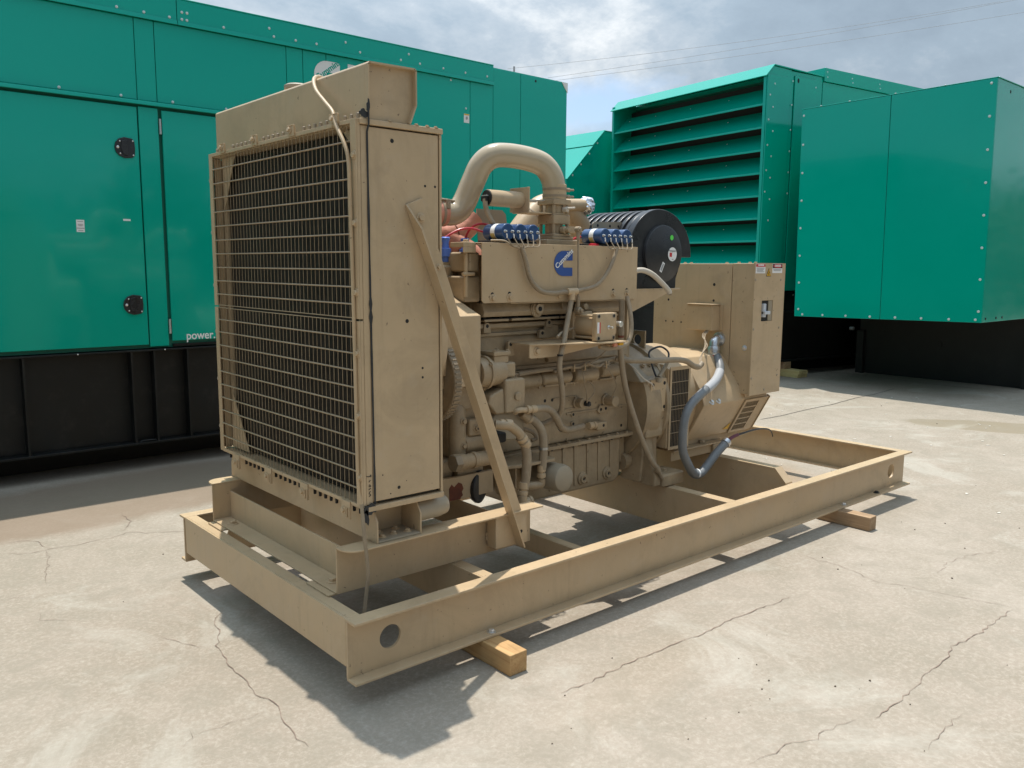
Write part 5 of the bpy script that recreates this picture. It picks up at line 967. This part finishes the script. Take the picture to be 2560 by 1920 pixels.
P_(MB().box(2.462, 2.483, yl-0.002, yl-0.0011, 1.668, 1.692), 'red_square', 'redp', par=af, bev=0)
text('Fleetguard', 0.016, 'grey', (2.488, yl-0.0016, 1.703), (1,0,0), (0,0,1), af, off=0.0002)
P_(MB().box(2.484, 2.498, yl-0.002, yl-0.0011, 1.652, 1.656), 'printed_line', 'grey', par=af, bev=0)
a = R(62); ux = Vector((math.cos(a), 0, math.sin(a))); uz = Vector((-math.sin(a), 0, math.cos(a)))
def tilt(w_, h, y0, y1, c): 
    c = Vector(c); vs = [c+ux*(w_*sx_)+uz*(h*sz)+Vector((0, yy-c.y, 0)) for yy in (y0, y1) for sz in (-1, 1) for sx_ in (-1, 1)]
    return vs, [(0,2,3,1),(4,5,7,6),(0,1,5,4),(2,6,7,3),(0,4,6,2),(1,3,7,5)]
P_(MB().add(*tilt(0.030, 0.011, yl-0.001, yl, (2.398, yl, 1.608))), 'barcode_sticker', 'white', par=af, bev=0)
P_(MB().add(*tilt(0.022, 0.006, yl-0.002, yl-0.0011, (2.398, yl, 1.608))), 'barcode', 'grey', par=af, bev=0)
P_(MB().box(2.12, 2.575, 0.60, 1.12, 1.478, 1.4865), 'filter_shelf'); P_(MB().prism([(2.135, 1.4778), (2.52, 1.4778), (2.16, 1.36), (2.135, 1.36)], 'y', 0.60, 0.608), 'shelf_gusset', bev=0)
P_(MB().box(2.11, 2.134, 0.60, 1.1, 1.20, 1.4775), 'shelf_post')
P_(MB().tube([(2.12, 0.575, 1.585), (2.18, 0.555, 1.590), (2.25, 0.54, 1.565), (2.33, 0.535, 1.515), (2.375, 0.53, 1.480), (2.39, 0.53, 1.462)], 0.0155, n=12), 'breather_hose', 'ltwire', bev=0)
P_(MB().tube([(2.37, 0.53, 1.485), (2.395, 0.53, 1.462), (2.40, 0.53, 1.452)], 0.010, n=8), 'breather_end', 'hose', bev=0)
# ------------------------------------------------------------------ charge-air tube and throttle stack
P_(MB().tube([(0.645, 0.98, 1.868), (0.85, 0.96, 1.868), (1.07, 0.93, 1.866), (1.145, 0.915, 1.872), (1.188, 0.90, 1.918), (1.226, 0.875, 2.02), (1.258, 0.85, 2.105), (1.305, 0.82, 2.152), (1.38, 0.79, 2.162), (1.49, 0.75, 2.150), (1.565, 0.722, 2.124), (1.610, 0.705, 2.070), (1.630, 0.70, 2.00), (1.631, 0.70, 1.95)], 0.0605, n=28, k=8), 'charge_air_tube', mat('tan_gloss', (0.46, 0.375, 0.25), 0.22, coat=0.3, var=0.05, vscale=5), bev=0)
hs = P_(MB().lathe((0.95, 0.947, 1.867), (1,-0.12,0), [(0, 0.066), (0.14, 0.066), (0.145, 0.061)], 28), 'hose_sleeve', 'orange'); 
for x in (0.975, 1.055): P_(MB().lathe((x, 0.947-0.12*(x-0.95), 1.867), (1,-0.12,0), [(0, 0.068), (0.014, 0.068)], 28), 'clamp_band', 'hose', par=hs, bev=0)
P_(MB().cyl((1.04, 0.895, 1.932), (1.13, 0.895, 1.926), 0.007, n=8).box(1.062, 1.082, 0.865, 0.88, 1.885, 1.932), 'clamp_bolt', 'hose')
P_(MB().lathe((1.631, 0.70, 1.952), (0,0,1), [(0, 0.062), (0.075, 0.062), (0.077, 0.059)], 28), 'stack_sleeve', 'tan')
for z in (1.963, 1.998): P_(MB().lathe((1.631, 0.70, z), (0,0,1), [(0, 0.064), (0.012, 0.064)], 28).cyl((1.69, 0.675, z+0.006), (1.745, 0.675, z+0.008), 0.005, n=8).cyl((1.69, 0.675, z+0.006), (1.715, 0.675, z+0.006), 0.010, n=8), 'sleeve_clamp', 'hose', bev=0)
cx, cy = 1.631, 0.702
def sq(h, z0, z1, nm, m='cast', bev=0.004): return P_(MB().box(cx-h, cx+h, cy-h, cy+h, z0, z1), nm, m, bev=bev)
sq(0.063, 1.923, 1.951, 'stack_flange'); sq(0.060, 1.825, 1.872, 'throttle_body'); sq(0.056, 1.872, 1.880, 'stack_flange'); sq(0.064, 1.760, 1.775, 'stack_flange')
P_(MB().cyl((cx, cy, 1.716), (cx, cy, 1.923), 0.046, n=24), 'stack_neck', 'cast')
P_(MB().box(1.51, 1.75, 0.625, 0.79, 1.7165, 1.745), 'stack_base', 'cast', bev=0.006); P_(MB().box(1.555, 1.705, 0.63, 0.78, 1.7455, 1.760), 'stack_base', 'cast', bev=0.003)
for sx_ in (-1, 1):
    for sy in (-1, 1):
        for z0, z1 in ((1.880, 1.923), (1.775, 1.825)): P_(MB().cyl((cx+sx_*0.048, cy+sy*0.048, z0), (cx+sx_*0.048, cy+sy*0.048, z1), 0.009, n=8), 'stud_bolt', 'cast', bev=0)
P_(MB().lathe((cx+0.01, 0.655, 1.795), (0.2,-1,0), [(0, 0.020), (0.025, 0.020), (0.027, 0.013), (0.05, 0.012)], 14).box(cx+0.02, cx+0.065, 0.61, 0.64, 1.78, 1.812), 'throttle_lever', 'cast')
P_(MB().lathe((cx+0.02, 0.655, 1.900), (0.2,-1,0), [(0, 0.014), (0.03, 0.014)], 12).cyl((cx+0.02, 0.625, 1.905), (cx+0.075, 0.625, 1.91), 0.006, n=8), 'throttle_lever', 'ltwire')
# shut-off actuator on its bracket
so = P_(MB().lathe((1.195, 0.72, 1.938), (1,0,0), [(0, 0.040), (0.215, 0.040)], 28), 'shutoff_solenoid', 'tan')
P_(MB().lathe((1.188, 0.72, 1.938), (1,0,0), [(0, 0.030), (0.0, 0.037), (0.0065, 0.038)], 28).box(1.17, 1.188, 0.70, 0.74, 1.92, 1.945), 'solenoid_cap', 'dark', par=so)
for y in (0.705, 0.72, 0.735): P_(MB().lathe((1.187, y, 1.945), (-1,0,0), [(0, 0.005), (0.012, 0.005)], 8), 'terminal', 'zinc', par=so, bev=0)
P_(MB().box(1.41, 1.418, 0.655, 0.80, 1.880, 2.000).box(1.41, 1.60, 0.66, 0.78, 1.873, 1.880), 'solenoid_bracket', bev=0.002)
P_(MB().cyl((1.418, 0.72, 1.938), (1.455, 0.72, 1.938), 0.012, n=12).cyl((1.455, 0.72, 1.938), (1.57, 0.71, 1.945), 0.005, n=8).lathe((1.47, 0.72, 1.938), (1,0,0.02), [(0, 0.008), (0.05, 0.008)], 8), 'plunger_rod', 'ltwire')
P_(MB().tube([(1.178, 0.715, 1.93), (1.176, 0.71, 1.90), (1.182, 0.705, 1.87), (1.195, 0.69, 1.83), (1.215, 0.68, 1.795), (1.235, 0.68, 1.76), (1.25, 0.68, 1.72)], 0.0125, n=10), 'solenoid_lead', 'hose', bev=0)
P_(MB().prism([(1.97, 1.792), (1.97, 1.845), (1.985, 1.855), (2.20, 1.862), (2.215, 1.855), (2.215, 1.79)], 'y', 0.745, 0.751), 'rear_bracket_plate', 'greytan', bev=0)
for x in (2.01, 2.11, 2.18): hole(G, (x, 0.745, 1.835), r=0.008)
P_(MB().box(1.86, 2.21, 0.7515, 0.80, 1.79, 1.80).box(1.90, 1.93, 0.76, 0.80, 1.716, 1.789).box(1.985, 2.0, 0.76, 0.80, 1.716, 1.789), 'rear_bracket')
# exhaust side, partly seen behind the stack
P_(MB().tube([(1.66, 1.05, 1.74), (1.70, 1.05, 1.80), (1.78, 1.05, 1.88), (1.87, 1.05, 1.945), (1.98, 1.05, 1.955), (2.10, 1.05, 1.915), (2.18, 1.05, 1.83), (2.20, 1.05, 1.72)], 0.068, n=24), 'exhaust_elbow', 'tan', bev=0)
P_(MB().lathe((1.775, 1.05, 1.875), (0.8,0,0.6), [(0, 0.0705), (0.008, 0.0705)], 24), 'clamp_band', 'hose', bev=0)
P_(MB().cyl((1.97, 1.0, 1.955), (2.16, 1.0, 1.965), 0.038, n=24), 'inlet_stub', 'tan')
fo_ = MB().lathe((2.145, 1.0, 1.963), (1,0.0,0.03), [(0, 0.040), (0.01, 0.047), (0.03, 0.052), (0.055, 0.050), (0.07, 0.036), (0.072, 0.0)], 20)
fo_.v = [tuple(Vector(v)+Vector((mnoise.noise(Vector(v)*60), mnoise.noise(Vector(v)*60+Vector((9,0,0))), mnoise.noise(Vector(v)*60+Vector((0,9,0)))))*0.010) for v in fo_.v]
P_(fo_, 'foil_cap', 'foil', smooth=0, bev=0)
og_ = P_(MB().tube([(0.80, 1.08, 1.757), (1.0, 1.07, 1.757), (1.14, 1.06, 1.757), (1.24, 1.05, 1.772), (1.31, 1.05, 1.81), (1.36, 1.05, 1.86)], 0.068, n=24), 'taped_pipe', 'orange', bev=0)
P_(MB().tube([(1.18, 1.05, 1.745), (1.24, 1.02, 1.71), (1.29, 0.99, 1.67), (1.32, 0.97, 1.62)], 0.066, n=24), 'taped_branch', 'orange', par=og_, bev=0)
for (p, d) in (((1.22, 1.052, 1.767), (1, 0, 0.18)), ((1.25, 1.015, 1.70), (0.6, -0.4, -0.55))): P_(MB().lathe(p, d, [(0, 0.071), (0.006, 0.071)], 24), 'strap', 'primer', par=og_, bev=0)
P_(MB().prism([(1.36, 1.70), (1.345, 1.905), (1.52, 1.905), (1.545, 1.885), (1.575, 1.70)], 'y', 0.99, 0.996), 'rear_plate', 'greytan', bev=0)
for (x, y) in ((1.0, 0.80), (1.165, 0.86)):
    cp_ = P_(MB().lathe((x, y, 1.625), (0,0,1), [(0, 0.018), (0.025, 0.018), (0.026, 0.028), (0.065, 0.028), (0.066, 0.018), (0.09, 0.016), (0.115, 0.024), (0.12, 0.016)], 16), 'plug_cap', 'ltblue')
P_(MB().tube([(1.0, 0.80, 1.742), (1.03, 0.79, 1.762), (1.075, 0.775, 1.783), (1.13, 0.76, 1.788), (1.17, 0.745, 1.778), (1.195, 0.735, 1.772)], 0.0058, n=8), 'ignition_lead', 'red', bev=0)
P_(MB().tube([(1.165, 0.86, 1.735), (1.16, 0.82, 1.78), (1.185, 0.79, 1.81), (1.235, 0.77, 1.812), (1.28, 0.745, 1.79), (1.283, 0.735, 1.772)], 0.0058, n=8), 'ignition_lead', 'red', bev=0)
P_(MB().tube([(1.885, 0.735, 1.770), (1.86, 0.76, 1.765), (1.80, 0.78, 1.735), (1.76, 0.80, 1.715)], 0.0065, n=8).tube([(1.97, 0.735, 1.770), (1.93, 0.80, 1.74), (1.88, 0.84, 1.722)], 0.006, n=8), 'ignition_lead', 'red', bev=0)
P_(MB().lathe((1.80, 0.60, 1.720), (1, 0, 0), [(0, 0.010), (0.06, 0.010)], 8).lathe((1.84, 0.63, 1.722), (1, 0.2, 0), [(0, 0.008), (0.07, 0.008)], 8), 'loose_plug', 'red', bev=0)
# far side of the engine: unseen manifold, turbo and cover, added to block light
P_(MB().box(1.15, 2.15, 1.17, 1.34, 1.28, 1.48), 'unseen_exhaust_manifold', 'cast', bev=0.03)
P_(MB().lathe((1.42, 1.33, 1.44), (1,0,0), [(0, 0.05), (0, 0.12), (0.05, 0.15), (0.12, 0.15), (0.16, 0.09), (0.24, 0.09), (0.28, 0.14), (0.34, 0.14), (0.38, 0.06)], 32), 'unseen_turbocharger', 'cast')
P_(MB().box(1.10, 2.18, 1.105, 1.16, 0.70, 1.26), 'unseen_side_cover', 'cast', bev=0.01)
# small fasteners, gasket lines, weld beads and tags that break up the big shapes
for k in range(11): bolt(blk, (1.13+k*0.104, 0.66, 1.352), (0,-1,0.2), 0.0075, 'cast')
for k in range(8): bolt(blk, (1.15+k*0.145, 0.68, 0.668), (0,-1,0), 0.007, 'cast')
for x in (1.24, 1.50, 1.98): P_(MB().box(x, x+0.045, 0.6705, 0.6799, 1.125, 1.15), 'casting_pad', 'cast', par=blk, bev=0.003)
for x, y in ((0.64, 0.0715), (0.704, 0.0715), (2.38, 0.0715), (2.453, 0.0715)): P_(MB().tube([(x, y, 0.15), (x, y+0.001, 0.20), (x-0.001, y, 0.26), (x, y+0.001, 0.316)], 0.004, n=6), 'weld_bead', 'tan', bev=0)
P_(MB().tube([(0.003, 0.066, 0.15), (0.002, 0.067, 0.20), (0.003, 0.066, 0.26), (0.002, 0.067, 0.31)], 0.004, n=6), 'weld_bead', 'tan', bev=0)
for z in (0.40, 0.48): P_(MB().tube([(0.822, 0.258, z), (0.8215, 0.262, z+0.02), (0.822, 0.258, z+0.035)], 0.004, n=6), 'weld_bead', 'tan', bev=0)
P_(MB().box(1.30, 1.36, 0.6285, 0.6302, 1.405, 1.425), 'data_plate', 'steel', bev=0)
for x in (2.28, 2.34, 2.40): bolt(G, (x, 0.62, 1.045), (0,-0.7,0.7), 0.010, 'cast')
P_(MB().lathe((1.56, 0.55, 0.772), (0.94,0.34,-0.02), [(0, 0.0215), (0.010, 0.0215)], 14).lathe((1.362, 0.475, 0.70), (0,0,1), [(0, 0.0245), (0.012, 0.0245)], 14), 'hose_band', 'steel', bev=0)
